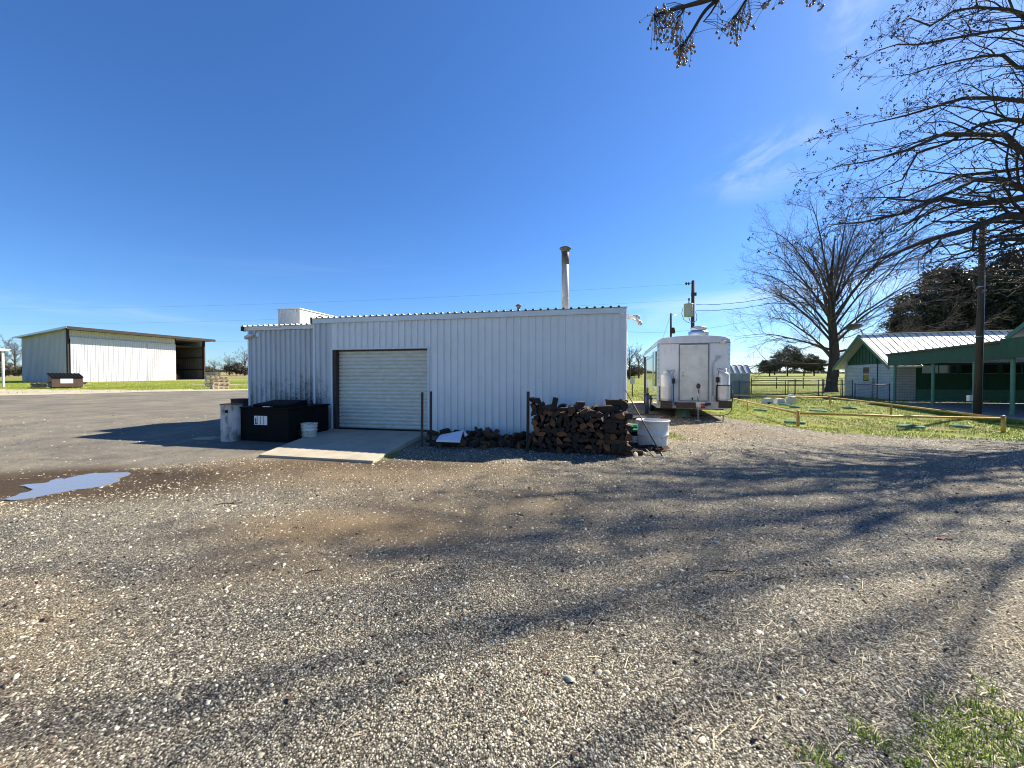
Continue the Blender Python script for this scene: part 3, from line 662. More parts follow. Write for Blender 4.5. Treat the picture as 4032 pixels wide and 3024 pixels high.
fa = MB(); fa.box(AX0 - .1, -.065, .18, .215, AZ - .0, AZ + .105); fa.box(AX0 - .1, AX0 - .07, .215, 6, AZ, AZ + .10); fa.box(AX0 + .18, AX0 + 1.15, .150, .178, AZ + .06, AZ + .115)
fa.build('annex_eave_trim', 'white_trim', bld, bev=.004)
def roofsheet(x0, x1, y0, y1, z, drop, sp=.178):
    b = MB(); xs = [(x0, 0.)]; k = 0
    while x0 + .06 + k * sp < x1 - .05:
        c = x0 + .06 + k * sp; k += 1; xs += [(c - .036, 0), (c - .018, .034), (c + .018, .034), (c + .036, 0)]
    xs.append((x1, 0.))
    top = [(x, y, z + d - drop * (y - y0)) for x, d in xs for y in (y0, y1)]
    b.add(top, [(2 * i, 2 * i + 2, 2 * i + 3, 2 * i + 1) for i in range(len(xs) - 1)])
    return b
roofsheet(-.09, LN + .04, -.09, 7.6, TOP + .115, .025).build('roof', 'roof_metal', bld, solid=.004)
roofsheet(AX0 - .13, -.07, .11, 6.1, AZ + .112, .02).build('annex_roof', 'roof_metal', bld, solid=.004)
c = MB()
c.box(-.0, LN, -.012, .25, -.1, BOT + .01); c.box(AX0, 0, .235, .5, -.1, BOT + .01); c.box(0, LN, .25, 7.5, -.1, .2)
c.build('foundation', 'foundation', bld)
# roll-up door
door = MB(); nsl = 21; z0 = .30; y0 = .17
H = dt - .02 - z0
pts = [(y0, z0)]
for i in range(nsl):
    za = z0 + H * i / nsl; hh = H / nsl
    for q, dd in ((.06, .0), (.14, -.024), (.5, -.034), (.86, -.024), (.94, .0), (1.0, .004)): pts.append((y0 + dd, za + hh * q))
vs = [(x, p[0], p[1]) for p in pts for x in (dl + .03, dr - .03)]
door.add(vs, [(2 * i, 2 * i + 1, 2 * i + 3, 2 * i + 2) for i in range(len(pts) - 1)])
dob = door.build('roll_up_door', 'door_metal', bld)
h = MB(); hx = fb.y(1512, 1684, y0).x; h.box(hx - .09, hx + .09, y0 - .05, y0 - .035, z0 + .04, z0 + .06); h.box(hx - .09, hx - .07, y0 - .035, y0 - .018, z0 + .03, z0 + .07); h.box(hx + .07, hx + .09, y0 - .035, y0 - .018, z0 + .03, z0 + .07)
h.build('handle', 'galvanised', dob)
h = MB(); h.box(dl + .03, dr - .03, y0 - .03, y0 + .02, z0 - .035, z0 - .001); h.build('bottom_seal', 'black_rubber', dob)
j = MB(); j.box(dl + .012, dl + .10, .0, .30, BOT, dt - .012); j.box(dr - .05, dr - .012, .101, .30, BOT, dt - .012); j.box(dl + .10, dr - .05, .102, .30, dt - .05, dt - .012)
j.build('door_frame', 'dark_steel', bld)
i_ = MB(); i_.box(dl - .1, dr + .1, .35, .40, .2, dt + .2); i_.build('door_backing', 'dark_gap', bld)
# flue pipe
def pipe(name, px, ytop, ly, r, mat, capw, soot=True, par=bld):
    p = fb.y(px, ytop, ly); zt = p.z; zb = TOP + .05
    b = MB(); b.tube([(p.x, ly, zb), (p.x, ly, zt - .12)], r, 20); 
    for zz in (zb + .55, zb + 1.15): 
        if zz < zt - .25: b.tube([(p.x, ly, zz), (p.x, ly, zz + .03)], r * 1.05, 20)
    o = b.build(name, mat, par)
    cch = MB(); cch.lathe((p.x, ly, zt), [(r * .85, -.2), (r * 1.15, -.17), (r * 1.15, -.10), (capw, -.075), (capw, -.045), (r * .8, -.0), (0, .01)], 20)
    for a in range(4): cch.box(p.x + r * .9 * math.cos(a * 1.57) - .01, p.x + r * .9 * math.cos(a * 1.57) + .01, ly + r * .9 * math.sin(a * 1.57) - .01, ly + r * .9 * math.sin(a * 1.57) + .01, zt - .2, zt - .06)
    cch.build('rain_cap', 'soot_metal', o); return o
chim = pipe('stovepipe', 2226, 972, 4.2, .125, 'flue_metal', .20)
sc = MB(); p = fb.y(2226, 972, 4.2); sc.tube([(p.x, 4.2, p.z - .62), (p.x, 4.2, p.z - .13)], .128, 20); sc.build('sooty_section', 'soot_metal', chim)
pipe('vent_pipe', 2042, 1198, 4.5, .055, 'galvanised', .11)
b = MB(); p = fb.y(1985, 1228, 3.5); b.lathe((p.x, 3.5, TOP + .05), [(.2, 0), (.2, .06), (.12, .1), (0, .11)], 14); b.build('roof_vent', 'white_trim', bld)
# roof unit
AY = 1.5
p = fb.y(1094, 1220, AY); q = fb.y(1180, 1219, AY)
u = MB(); u.box(p.x, q.x, AY, AY + 1.62, AZ + .14, p.z); U = u.build('roof_unit', 'bone_plastic', bld, bev=.02)
v = MB(); v.box(p.x - .03, q.x + .03, AY - .03, AY + 1.65, p.z + .002, p.z + .03); 
v.box(p.x + .12, p.x + .15, AY - .03, AY - .003, p.z - .12, p.z); v.box(q.x - .15, q.x - .12, AY - .03, AY - .003, p.z - .12, p.z); v.build('lid', 'white_trim', U)
v = MB()
for r_ in range(7):
    for cc in range(2): v.box(q.x + .002, q.x + .012, AY + .85 + cc * .22, AY + 1.03 + cc * .22, p.z - .38 + r_ * .045, p.z - .355 + r_ * .045)
v.build('louvre', 'black_paint', U)
v = MB(); v.box(p.x + .05, q.x - .05, AY + .05, AY + 1.57, AZ + .0, AZ + .139); v.build('curb', 'galvanised', U)
# flood lights
def flood(par, base, d1, d2, nm='flood_light'):
    b = MB(); b.box(base.x - .05, base.x + .05, base.y - .04, base.y, base.z - .06, base.z + .06); o = b.build(nm, 'white_trim', par, bev=.008)
    for d in (d1, d2):
        d = Vector(d); e = base + d
        k = MB(); k.tube([base, e], .015, 8); ax = d.normalized(); ax = (ax + Vector((0, -.3, -.5))).normalized()
        k.tube([e - ax * .02, e + ax * .05, e + ax * .11], [.03, .05, .062], 14); k.build('lamp_head', 'white_plastic', o)
        k = MB(); k.tube([e + ax * .105, e + ax * .14, e + ax * .155], [.058, .045, .02], 14); k.build('bulb', 'lamp_glass', o)
    return o
flood(bld, fb.y(1018, 1318, .22), (-.14, -.05, 0), (-.28, -.03, -.03))
flood(bld, Vector((LN + .06, .35, fb.y(2464, 1248, .35).z)), (.16, -.1, 0), (.22, -.05, -.10))
flood(bld, Vector((LN + .06, 3.6, fb.y(2475, 1350, 3.6).z)), (.16, -.1, 0), (.10, -.25, .05))
b = MB(); p = fb.y(2468, 1480, 4.0); b.box(LN + .03, LN + .17, 3.9, 4.2, p.z - .28, p.z + .2); b.tube([(LN + .1, 4, p.z - .28), (LN + .1, 4, .2)], .03, 8); b.tube([(LN + .1, 4, p.z + .2), (LN + .1, 4, 2.9)], .025, 8); b.build('electric_meter_box', 'transformer_grey', bld)
b = MB(); p2 = fb.y(2469, 1498, 3.6); b.tube([(LN + .05, 3.6, p2.z), (LN + .17, 3.6, p2.z)], .07, 14); b.build('meter', 'black_paint', bld)
b = MB(); b.tube([(LN + .05, .3, 2.75), (LN + .045, .3, .3)], .014, 8); b.build('conduit', 'white_trim', bld)

# concrete ramp
def gph(px, py, h):
    Y = 8.0
    for _ in range(60):
        p = at(px, py, Y); d = ray(px, py); Y = .6 * Y + .4 * (CH - gz(p.x, Y) - h) / (-d.z / d.y)
    p = at(px, py, Y); return Vector((p.x, p.y, gz(p.x, p.y)))
P = {k: gph(*v) for k, v in dict(FL=(1018, 1790, .06), FR=(1468, 1814, .06)).items()}
BL = fb.M @ Vector((dl - .08, -.04, .285)); BR = fb.M @ Vector((dr + .03, -.04, .285))
FL, FR_ = P['FL'], P['FR']; FL.z = gz(FL.x, FL.y) + .06; FR_.z = gz(FR_.x, FR_.y) + .06
rm = MB(); ramp_root = thing('concrete_ramp', ((FL + FR_) / 2 - Vector((0, 0, .06))), 0, 'sloping concrete ramp leading up to the roll-up door', 'ramp'); o0 = ramp_root.location
nn = 8
tops = []
for i in range(nn + 1):
    t_ = i / nn; a = FL.lerp(BL, t_); c = FR_.lerp(BR, t_); sag = .02 * math.sin(t_ * math.pi)
    tops += [a + Vector((0, 0, sag)), c + Vector((0, 0, sag))]
vs = [p - o0 for p in tops] + [Vector((p.x, p.y, gz(p.x, p.y) - .05)) - o0 for p in tops]; m_ = len(tops)
fs = [(2 * i, 2 * i + 1, 2 * i + 3, 2 * i + 2) for i in range(nn)]
fs += [(2 * i + 1, m_ + 2 * i + 1, m_ + 2 * i + 3, 2 * i + 3) for i in range(nn)] + [(2 * i, 2 * i + 2, m_ + 2 * i + 2, m_ + 2 * i) for i in range(nn)]
fs += [(0, m_, m_ + 1, 1), (m_ - 2, m_ - 1, 2 * m_ - 1, 2 * m_ - 2)]
rm.add(vs, fs); rm.build('slab', 'concrete', ramp_root, bev=.012)

# ------------------------------------------------------------------ grease bin, drums, buckets
tb = thing('grease_bin', gp(1137, 1746), R(-12), 'squat black steel waste container with raised lid and white sticker', 'bin'); ft = Fr(tb)
wv = ft.y(923, 1700, 0).x; hz = ft.y(1137, 1612, 0).z
b = MB(); b.box(wv, 0, 0, 1.35, .04, hz); b.build('body', 'black_paint', tb, bev=.012)
b = MB(); b.box(wv - .03, .03, -.03, 1.38, hz + .002, hz + .035); b.build('top_plate', 'black_paint', tb, bev=.006)
lx0 = ft.y(999, 1600, .1).x; lx1 = ft.y(1130, 1600, .1).x
b = MB(); b.prism([(.08, hz + .037), (.08, hz + .10), (.75, hz + .17), (.75, hz + .037)], lx0, lx1, axis='x'); L_ = b.build('lid', 'black_paint', tb, bev=.01)
b = MB(); b.box((lx0 + lx1) / 2 - .1, (lx0 + lx1) / 2 + .1, -.01, .078, hz + .045, hz + .06); b.build('handle', 'galvanised', L_)
p = ft.y(1000, 1637, -.01); q = ft.y(1051, 1674, -.01)
b = MB(); b.box(p.x, q.x, -.006, -.001, q.z, p.z)
for i in range(1, 4): xx = p.x + (q.x - p.x) * i / 4; b.box(xx - .006, xx + .004, -.009, -.0065, q.z + .01, p.z - .01, 1)
b.box(p.x + .03, p.x + .06, -.009, -.0065, q.z + .03, p.z - .05, 1); b.box(p.x + .02, p.x + .09, -.0095, -.0067, q.z + .015, q.z + .04, 1)
b.build('sticker', ['sign_white', 'foundation'], tb)
def drum(name, base, r, h, mats, lab, hoop=True, cat='drum', hole=False, top=True, n=28):
    o = thing(name, base, 0, lab, cat)
    pr = [(0, 0), (r * .97, 0), (r, .02)]
    for f_ in (.33, .66): pr += [(r, h * f_ - .02), (r * 1.035, h * f_), (r, h * f_ + .02)]
    pr += [(r, h - .02), (r * 1.04, h - .015), (r * 1.04, h), (r * .97, h)]
    pr += [(r * .95, h - .03), (r * .93, .05), (0, .05)]
    b = MB(); b.lathe((0, 0, 0), pr, n); b.build('body', mats, o); return o
bp_ = gp(889, 1742); o = drum('steel_drum', bp_ + Vector((0, .2, 0)), .213, .86, 'worn_drum', 'weathered white steel drum standing left of the black waste container')
b = MB(); b.lathe((0, 0, .855), [(.228, 0), (.228, .018), (.21, .022), (0, .024)], 28); b.build('lid', 'dark_steel', o)
b = MB(); b.box(.0, .06, -.218, -.205, .68, .74); b.build('bung_hole', 'black_paint', o)
dk = drum('steel_drum', at(944, 1600, 10.0) * 1 + Vector((0, 0, 0)), .19, .86, 'dark_steel', 'dark steel drum standing behind the black waste container'); dk.location.z = gz(dk.location.x, dk.location.y)+.05
b = MB(); p = gp(815, 1731); b.prism([(p.x - .28, p.y - .08), (p.x + .2, p.y - .1), (p.x + .32, p.y + .05), (p.x + .1, p.y + .16), (p.x - .2, p.y + .14)], gz(p.x, p.y), gz(p.x, p.y) + .05)
tag(b.build('concrete_slab', 'concrete', bev=.01), 'flat pale concrete piece lying beside the white steel drum', 'slab')
pb = thing('white_bucket', gp(1209, 1738), 0, 'dirty white plastic bucket between the ramp and the black container', 'bucket'); pb.location.z = gz(pb.location.x, pb.location.y)
b = MB(); b.lathe((0, .1, 0), [(0, .0), (.145, 0), (.15, .02), (.165, .24), (.178, .25), (.178, .262), (.168, .27), (.172, .33), (.182, .335), (.182, .35), (.17, .36), (.175, .395), (.188, .40), (.188, .42), (.165, .42), (.14, .02), (0, .02)], 28); b.build('body', 'dirty_plastic', pb)
b = MB(); b.tube([(-.185, .1, .34), (-.19, .0, .22), (-.1, -.07, .14), (.06, -.08, .13), (.18, -.0, .22), (.186, .1, .34)], .004, 6); b.build('handle', 'galvanised', pb)

# ------------------------------------------------------------------ firewood rack posts
for px, yt, Y, lab in ((1661, 1545, 8.35, 'dark steel stake at the front right edge of the ramp'), (1696, 1541, 9.15, 'dark steel stake against the wall just right of the roll-up door'), (2078, 1542, 7.95, 'dark steel stake at the left end of the stacked firewood')):
    t_ = at(px, yt, Y); g0 = gz(t_.x, Y); r = .027
    b = MB(); b.box(-r, r, -r, r, -.1, t_.z - g0); b.box(-r * .6, r * .6, -r * .6, r * .6, t_.z - g0 + .0005, t_.z - g0 + .003, 0)
    o = b.build('steel_stake', 'dark_steel', bev=.004); o.location = (t_.x, Y, g0); o.rotation_euler = (0, R(.4), .2); tag(o, lab, 'stake', 'stakes holding the firewood')

# ------------------------------------------------------------------ firewood
def log_mesh(kind, seed, ln=.42):
    rr = random.Random(seed); r = .085; n = 14
    if kind == 0: ang = [2 * math.pi * i / n for i in range(n)]; poly = [(math.cos(a) * r * rr.uniform(.86, 1.08), math.sin(a) * r * rr.uniform(.86, 1.08)) for a in ang]; bark = [1] * n
    elif kind == 1:
        ang = [math.pi * i / 9 for i in range(10)]; poly = [(math.cos(a) * r * 1.15 * rr.uniform(.9, 1.06), math.sin(a) * r * 1.15 * rr.uniform(.9, 1.06) - .03) for a in ang]; bark = [1] * 9 + [0]
    else:
        ang = [math.pi * .62 * i / 6 for i in range(7)]; poly = [(-.05, -.06)] + [(math.cos(a) * r * 1.7 * rr.uniform(.92, 1.05) - .05, math.sin(a) * r * 1.7 * rr.uniform(.92, 1.05) - .06) for a in ang]; bark = [0] + [1] * 6 + [0]
    n = len(poly); K = 6; vs = []
    bx, bz = rr.uniform(-.02, .02), rr.uniform(-.02, .02)
    for k in range(K):
        y = -ln / 2 + ln * k / (K - 1); s_ = 1 + rr.uniform(-.06, .06); w = math.sin(math.pi * k / (K - 1))
        for (x, z) in poly: vs.append((x * s_ + bx * w + rr.uniform(-.004, .004), y + (rr.uniform(-.012, .012) if k in (0, K - 1) else 0), z * s_ + bz * w + rr.uniform(-.004, .004)))
    b = MB()
    o = 0
    for k in range(K - 1):
        for i in range(n):
            q = [k * n + i, k * n + (i + 1) % n, (k + 1) * n + (i + 1) % n, (k + 1) * n + i]
            b.add([vs[a] for a in q], [(0, 1, 2, 3)], 0 if bark[i] else 2)
    b.add(vs[:n], [tuple(range(n))], 1); b.add(vs[-n:], [tuple(range(n))[::-1]], 1)
    ob = b.build('firewood_log', ['bark', 'cut_wood', 'split_wood']); me = ob.data; bpy.data.objects.remove(ob); return me
LOGS = [log_mesh((0, 1, 2, 1, 2)[k % 5], 40 + k) for k in range(15)]
used_log = [0]
def put_log(loc, rot, sc=1.0, me=None, lab=None, grp='split firewood stacked against the building'):
    me = me or random.choice(LOGS); o = bpy.data.objects.new('firewood_log', me); COL.objects.link(o)
    o.location = loc; o.rotation_euler = rot; o.scale = (sc, 1, sc) if not hasattr(sc, '__len__') else sc
    tag(o, lab or 'split firewood log stacked in the body of the woodpile', 'firewood', grp); return o
pr = at(2092, 1788, 7.85); X0 = pr.x; rotp = ANG
ux, uy = math.cos(ANG), math.sin(ANG)
def pile_pt(lx, ly, z): 
    X_ = X0 + ux * lx - uy * ly; Y_ = 7.95 + uy * lx + ux * ly; return (X_, Y_, gz(X_, Y_) + z)
random.seed(11)
rows = 8; PW = 1.92
ORD = ['first', 'second', 'third', 'fourth', 'fifth', 'sixth', 'seventh', 'eighth', 'ninth', 'tenth'] + ['%dth' % i for i in range(11, 80)]
for r_ in range(rows):
    x = .06 + random.uniform(0, .08); z = .065 + r_ * .103; cnt = 0
    while x < PW - .50:
        s_ = random.uniform(.55, .98)
        put_log(pile_pt(x, .02 + random.uniform(-.05, .05), z + random.uniform(-.022, .022)), (random.uniform(-.05, .05), random.uniform(0, 6.28), rotp + random.uniform(-.08, .08)), s_, lab='split log, %s from left in %s row up of the woodpile' % (ORD[cnt], ORD[r_])); cnt += 1
        if cnt % 2 == r_ % 2: put_log(pile_pt(x + .05, .34, z + random.uniform(.02, .07)), (0, random.uniform(0, 6.28), rotp + random.uniform(-.06, .06)), 1.15, lab='log set back behind the face, %s from left in %s row up' % (ORD[cnt], ORD[r_]))
        x += .142 * s_ + .012
    # cribbed right end: alternate layers lie along the wall
    if r_ % 2 == 0:
        for jj, ly in enumerate((-.10, .06, .24)):
            put_log(pile_pt(PW - .24, ly, z), (random.uniform(-.03, .03), random.uniform(0, 6.28), rotp + R(90) + random.uniform(-.05, .05)), random.uniform(.7, .95), lab='%s sideways log from front, %s layer of crossed woodpile end' % (ORD[jj], ORD[r_]))
    else:
        for k in range(4):
            put_log(pile_pt(PW - .41 + k * .135, .02, z), (0, random.uniform(0, 6.28), rotp + random.uniform(-.1, .1)), random.uniform(.75, .98), lab='end-on split log, %s from left, %s layer of crossed woodpile end' % (ORD[k], ORD[r_]))
ztop = .05 + rows * .103
tops_ = [(.05, .02, ztop + .02, (0, 1.2, .1), .95, 'thick log lying on the top left of the woodpile beside the stake'), (.07, .02, ztop + .17, (0, 3.0, .5), .8, 'short chunk perched highest at the left end of the woodpile'),
        (.27, .02, ztop - .02, (0, 2, 1.3), .8, 'jagged log lying crosswise just right of the woodpile stake'), (.47, .0, ztop + .02, (1.2, .3, .3), .62, 'split piece standing upright on the woodpile'),
        (.62, .02, ztop - .02, (0, 0, 1.4), .72, 'flat split log lying lengthwise on the woodpile'), (.83, .0, ztop + .0, (0, 1, .1), .95, 'log left of the raised middle hump of the woodpile'),
        (.98, .02, ztop + .07, (.2, 2, .3), 1.05, 'large log on the raised middle hump of the woodpile'), (1.1, .02, ztop - .02, (0, 2.6, -.1), .9, 'log right of the raised middle hump of the woodpile'),
        (1.24, .0, ztop - .06, (0, .6, .2), .85, 'pale-ended log low on the woodpile top'), (1.55, .0, ztop + .0, (0, .4, 1.5), 1.1, 'long split log lying sideways across the right top of the woodpile'),
        (1.82, .0, ztop + .10, (0, 1.6, .1), 1.15, 'thick round log crowning the right end of the woodpile'), (1.72, .1, ztop + .14, (0, .2, 1.2), .8, 'curved slab on the highest right end of the woodpile')]
for lx, ly, z, rt, s_, lab in tops_: put_log(pile_pt(lx, ly, z), (rt[0], rt[1], rotp + rt[2]), s_, lab=lab)
put_log(at(2083, 1745, 7.75), (R(72), .3, R(-10)), (.42, .8, .42), me=LOGS[0], lab='thin pale-barked stick leaning at the foot of the firewood stake', grp='loose wood on the ground')
# collapsed heap between the ramp and the pile
random.seed(23)
heap = [(-.1, .25), (.1, .1), (.35, .12), (.55, .3), (.8, .25), (1.0, .4), (1.25, .35), (1.5, .3), (1.7, .25), (1.9, .32), (2.0, .2)]
HA_ = sorted(random.uniform(-2.28, -.02) for _ in range(64))
for i in range(64):
    a = HA_[i]; hmax = .30 + .06 * math.sin(a * 4)
    ly = random.uniform(-.05, .9); z = random.uniform(.03, max(.05, hmax * (.25 + .75 * ly)))
    s_ = random.uniform(.5, .95)
    put_log(pile_pt(a + .0, ly, z), (random.uniform(-.6, .6), random.uniform(0, 6.28), random.uniform(0, 6.28)), (s_, random.uniform(.4, .9), s_), lab='broken dark log in the low tumbled heap, %s counting from the ramp' % ORD[i], grp='tumbled logs beside the ramp')
for px, py, Y, s_, lab in ((1880, 1700, 8.6, .55, 'pointed black stub sticking up from the tumbled heap'), (1705, 1705, 8.5, .7, 'twisted root piece beside the steel stake at the ramp'), (2040, 1715, 8.4, .8, 'round log end on top of the tumbled heap near the woodpile'), (1925, 1712, 8.5, .6, 'knobbly log on top of the tumbled heap')):
    put_log(at(px, py, Y), (1.1 if s_ == .55 else .3, .6, s_ * 3), (s_, .55, s_), lab=lab, grp='tumbled logs beside the ramp')
# pale chips
def chips(name, pxs, n, ln, mat, lab, cat, z0=.012):
    X_, Y_ = [], []
    for _ in range(n):
        a, b_ = random.choice(pxs); p = gp(a + random.gauss(0, 26), b_ + random.gauss(0, 6)); X_.append(p.x); Y_.append(p.y)
    X_ = np.array(X_); Y_ = np.array(Y_)
    return tag(blades(name, X_, Y_, ln * (.4 + rng.random(n)), ln * .16 * (.5 + rng.random(n)), rng.random(n) * .6, mat, z0=z0), lab, cat, kind='stuff')
chips('wood_chips', [(1700, 1775), (1780, 1770), (1860, 1765), (1960, 1775), (2050, 1785), (2150, 1795), (2300, 1800), (2420, 1800), (2520, 1790)], 300, .09, 'grey_wood', 'bark chips and splinters strewn along the foot of the firewood', 'wood chips')
# leaning white panel
pn = thing('folded_sheet', at(1780, 1722, 8.3), 0, 'folded smooth white plastic panel resting on the tumbled logs', 'panel')
a = at(1718, 1733, 7.95); b_ = at(1812, 1736, 7.95); c_ = at(1824, 1694, 8.65); d_ = at(1733, 1712, 8.65); e_ = at(1842, 1713, 8.55); f_ = at(1829, 1721, 8.3)
b = MB(); o0 = pn.location
b.add([p - o0 for p in (a, b_, c_, d_)], [(0, 1, 2, 3)])
b.add([p - o0 for p in (a, b_, b_ + Vector((0, .0, -.035)), a + Vector((0, 0, -.035)))], [(0, 1, 2, 3)]); b.build('sheet', 'cardboard_white', pn, solid=.008)
b = MB(); b.add([p - o0 + Vector((.004, 0, 0)) for p in (c_, e_, f_)], [(0, 1, 2)]); b.build('side_flap', 'sign_white', pn, solid=.006)

# ------------------------------------------------------------------ tub, rods, green pails, board
tbp = gp(2592, 1772); tub = thing('white_tub', tbp + Vector((0, .32, 0)), 0, 'big dented white round tub standing right of the firewood', 'tub')
def dent(a, z):
    d = 0
    for da, dz_, w, amp in ((-1.15, .42, .33, .10), (-1.25, .15, .3, .07), (-2.3, .5, .4, .03)):
        aa = (a + math.pi) % (2 * math.pi) - math.pi
        d += amp * math.exp(-((aa - da) / w) ** 2 - ((z - dz_) / .14) ** 2)
    return 1 - d
b = MB(); pr_ = [(0, 0), (.29, 0), (.297, .02), (.305, .12), (.31, .2), (.315, .27), (.328, .285), (.328, .30), (.315, .312), (.322, .4), (.33, .5), (.335, .575), (.352, .58), (.352, .60), (.33, .602), (.32, .5), (.30, .25), (.285, .02), (0, .02)]
b.lathe((0, 0, 0), pr_, 48, fn=lambda a, z: dent(a, z) if 0 < z < .56 else 1); b.build('body', 'white_plastic', tub)
b = MB()
for a in (-1.35,): b.tube([(.33 * math.cos(a), .33 * math.sin(a), .25), (.335 * math.cos(a), .335 * math.sin(a) - .004, .25)], .012, 8)
b.build('bolt_hole', 'black_paint', tub)
b = MB()
for da in (0, .14, .28): a = -2.2 + da; b.box(.312 * math.cos(a) - .03, .312 * math.cos(a) + .03, .318 * math.sin(a) - .012, .318 * math.sin(a), .16, .24)
b.build('handle', 'bone_plastic', tub)
for px, py, z_, Y, lab in ((2500, 1752, 0, 8.6, 'black pail with green lid between the woodpile and the white tub'), (2492, 1735, 0, 9.3, 'black pail with green lid behind another pail by the woodpile')):
    p = at(px, py, Y); g_ = thing('lidded_pail', (p.x, Y, gz(p.x, Y)), 0, lab, 'pail', 'green lidded pails')
    b = MB(); b.lathe((0, 0, 0), [(0, 0), (.13, 0), (.135, .02), (.15, .30), (.14, .31), (0, .31)], 24); b.build('body', 'black_paint', g_)
    b = MB(); b.lathe((0, 0, .30), [(.155, 0), (.16, .0), (.163, .04), (.15, .05), (.145, .035), (0, .035)], 24); b.build('lid', 'green_plastic', g_)
    b = MB(); b.lathe((0, 0, .06), [(.1375, 0), (.147, .15)], 24); b.build('paper_label', 'dirty_plastic', g_) if Y < 9 else None
def rod(name, p0, p1, r, mat, lab, cat, tip=None):
    b = MB(); p0 = Vector(p0); p1 = Vector(p1); b.tube([Vector((0, 0, 0)), p1 - p0], [r, r * .85], 8); o = b.build(name, mat); o.location = p0; tag(o, lab, cat); return o
g1 = gp(2607, 1800); t1 = at(2461, 1532, 8.72)
rod('pry_bar', g1 + Vector((0, 0, .02)), t1, .014, 'dark_steel', 'long dark steel bar leaning against the building corner', 'bar')
sh = thing('flat_shovel', gp(2572, 1800), 0, 'short-handled flat shovel lying against wood scraps by the white tub', 'shovel')
b = MB(); b.tube([(0, 0, .02), at(2540, 1765, 7.8) - sh.location], .012, 8); b.build('handle', 'grey_wood', sh)
b = MB(); b.prism([(0, -.07), (.26, -.05), (.27, .03), (0, .07)], .012, .018); b.build('blade', 'galvanised', sh)
# scraps right of the pile
random.seed(3)
for i, (px, py, s_, l_) in enumerate(((2495, 1762, .7, .8), (2530, 1770, .6, 1.0), (2560, 1766, .5, .9), (2585, 1772, .5, .7), (2500, 1785, .55, .6), (2545, 1780, .45, .9), (2600, 1778, .4, .8), (2470, 1795, .6, .6), (2620, 1778, .4, .8), (2515, 1792, .5, .5))):
    p = gp(px, py + 6); put_log(p + Vector((0, .1, .06)), (random.uniform(-.3, .3), random.uniform(0, 6), random.uniform(0, 3)), (s_, l_, s_), lab='loose split scrap beside the white tub, %s of the scraps around it' % ORD[i], grp='loose wood on the ground')
for px, py, lab in ((2500, 1797, 'flat pale rock at the right foot of the woodpile'), (2540, 1790, 'pale rock beside the flat shovel blade')):
    p = gp(px, py); n_ = stones('rock', np.array([p.x]), np.array([p.y]), np.array([.09]), 'pale_stone', .7); tag(n_, lab, 'rock')
b = MB(); p = gp(2508, 1652); b.box(-.42, .42, -.28, .28, .05, .09); b.box(-.38, -.3, -.25, .25, 0, .05); b.box(.3, .38, -.25, .25, 0, .05); o = b.build('wooden_board', 'pale_wood', bev=.004); o.location = p + Vector((-.1, .2, 0)); tag(o, 'pale flat board on blocks in the sun beside the building corner', 'board')
o = put_log(gp(2515, 1675), (0, 1, 1.2), (.6, .7, .6), lab='small reddish log on the grass beside the building corner', grp='loose wood on the ground')
for i, (px, py, rz) in enumerate(((1240, 2260, .5), (620, 1870, 0), (2040, 2035, -.3), (2850, 2260, .0), (3060, 2290, 0.2), (900, 1990, .3))):
    p = gp(px, py) + Vector((0, 0, .02)); b = MB(); l_ = .07 + .016 * i
    b.tube([(-l_, 0, 0), (-l_ * .3, .012, .008), (l_ * .4, -.008, .005), (l_, .01, 0)], [.003, .005, .004, .002], 6); b.tube([(l_ * .2, 0, .004), (l_ * .5, .04, .02)], [.005, .002], 5)
    o = b.build('fallen_twig', 'twig'); o.location = p; o.rotation_euler = (0, 0, rz)
    tag(o, ['stubby broken twig on the gravel at lower left', 'thin twig on the grey lot beyond the puddle', 'dark twig on the sandy patch in the middle of the yard', 'forked twig in tree shade at right of the yard', 'long twig on shaded gravel furthest right', 'small twig near the wet dirt edge'][i], 'twig', 'fallen twigs')
b = MB(); p = gp(3715, 2127); b.prism([(-.07, -.01), (-.02, -.03), (.0, -.012), (.06, -.024), (.075, .01), (.02, .016), (-.03, .03)], 0, .012); o = b.build('red_brick_shard', 'red_lens'); o.data.materials.clear(); M('brick_red', (.24, .08, .06), .9, var=.3, vs=20); o.data.materials.append(MATS['brick_red']); o.location = p + Vector((0, 0, .012)); tag(o, 'flat reddish brick shard on the shaded gravel at right', 'brick')

# ------------------------------------------------------------------ concession trailer
TA = math.atan2(-.269, 1)
tl = thing('concession_trailer', (5.1, 13.5, gz(5.1, 13.5)), TA, 'white box concession trailer with rear door and roof fan parked past the building', 'trailer')
ft = Fr(tl); TW = ft.y(2873, 1500, 0).x; zb = ft.y(2590, 1606, 0).z; zt = ft.y(2590, 1341, 0).z; TL = 6.3
b = MB(); b.box(0, TW, 0, .05, zb, zt - .02); b.build('front_wall', 'trailer_white', tl)
b = MB(); b.box(0, TW, .05, TL, zb, zt - .02); b.build('side_wall', 'trailer_gloss', tl)
rp = []; n = 16
for i in range(n + 1):
    t_ = i / n; x = TW * t_; e = min(t_, 1 - t_) * TW; z = zt + .10 * (1 - abs(2 * t_ - 1) ** 2.2) + .05 * min(e / .06, 1) ** .5 - .02
    rp.append((x, z))
b = MB(); b.prism([(-.012, zt - .13), (TW + .012, zt - .13)] + [(x, z + .02) for x, z in rp[::-1]], -.02, TL + .02, axis='y'); b.build('roof_cap', 'trailer_cap', tl, bev=.012)
b = MB(); b.box(-.016, TW + .016, -.028, -.0205, zt - .135, zt - .115); b.build('cap_seam', 'grey_frame', tl)
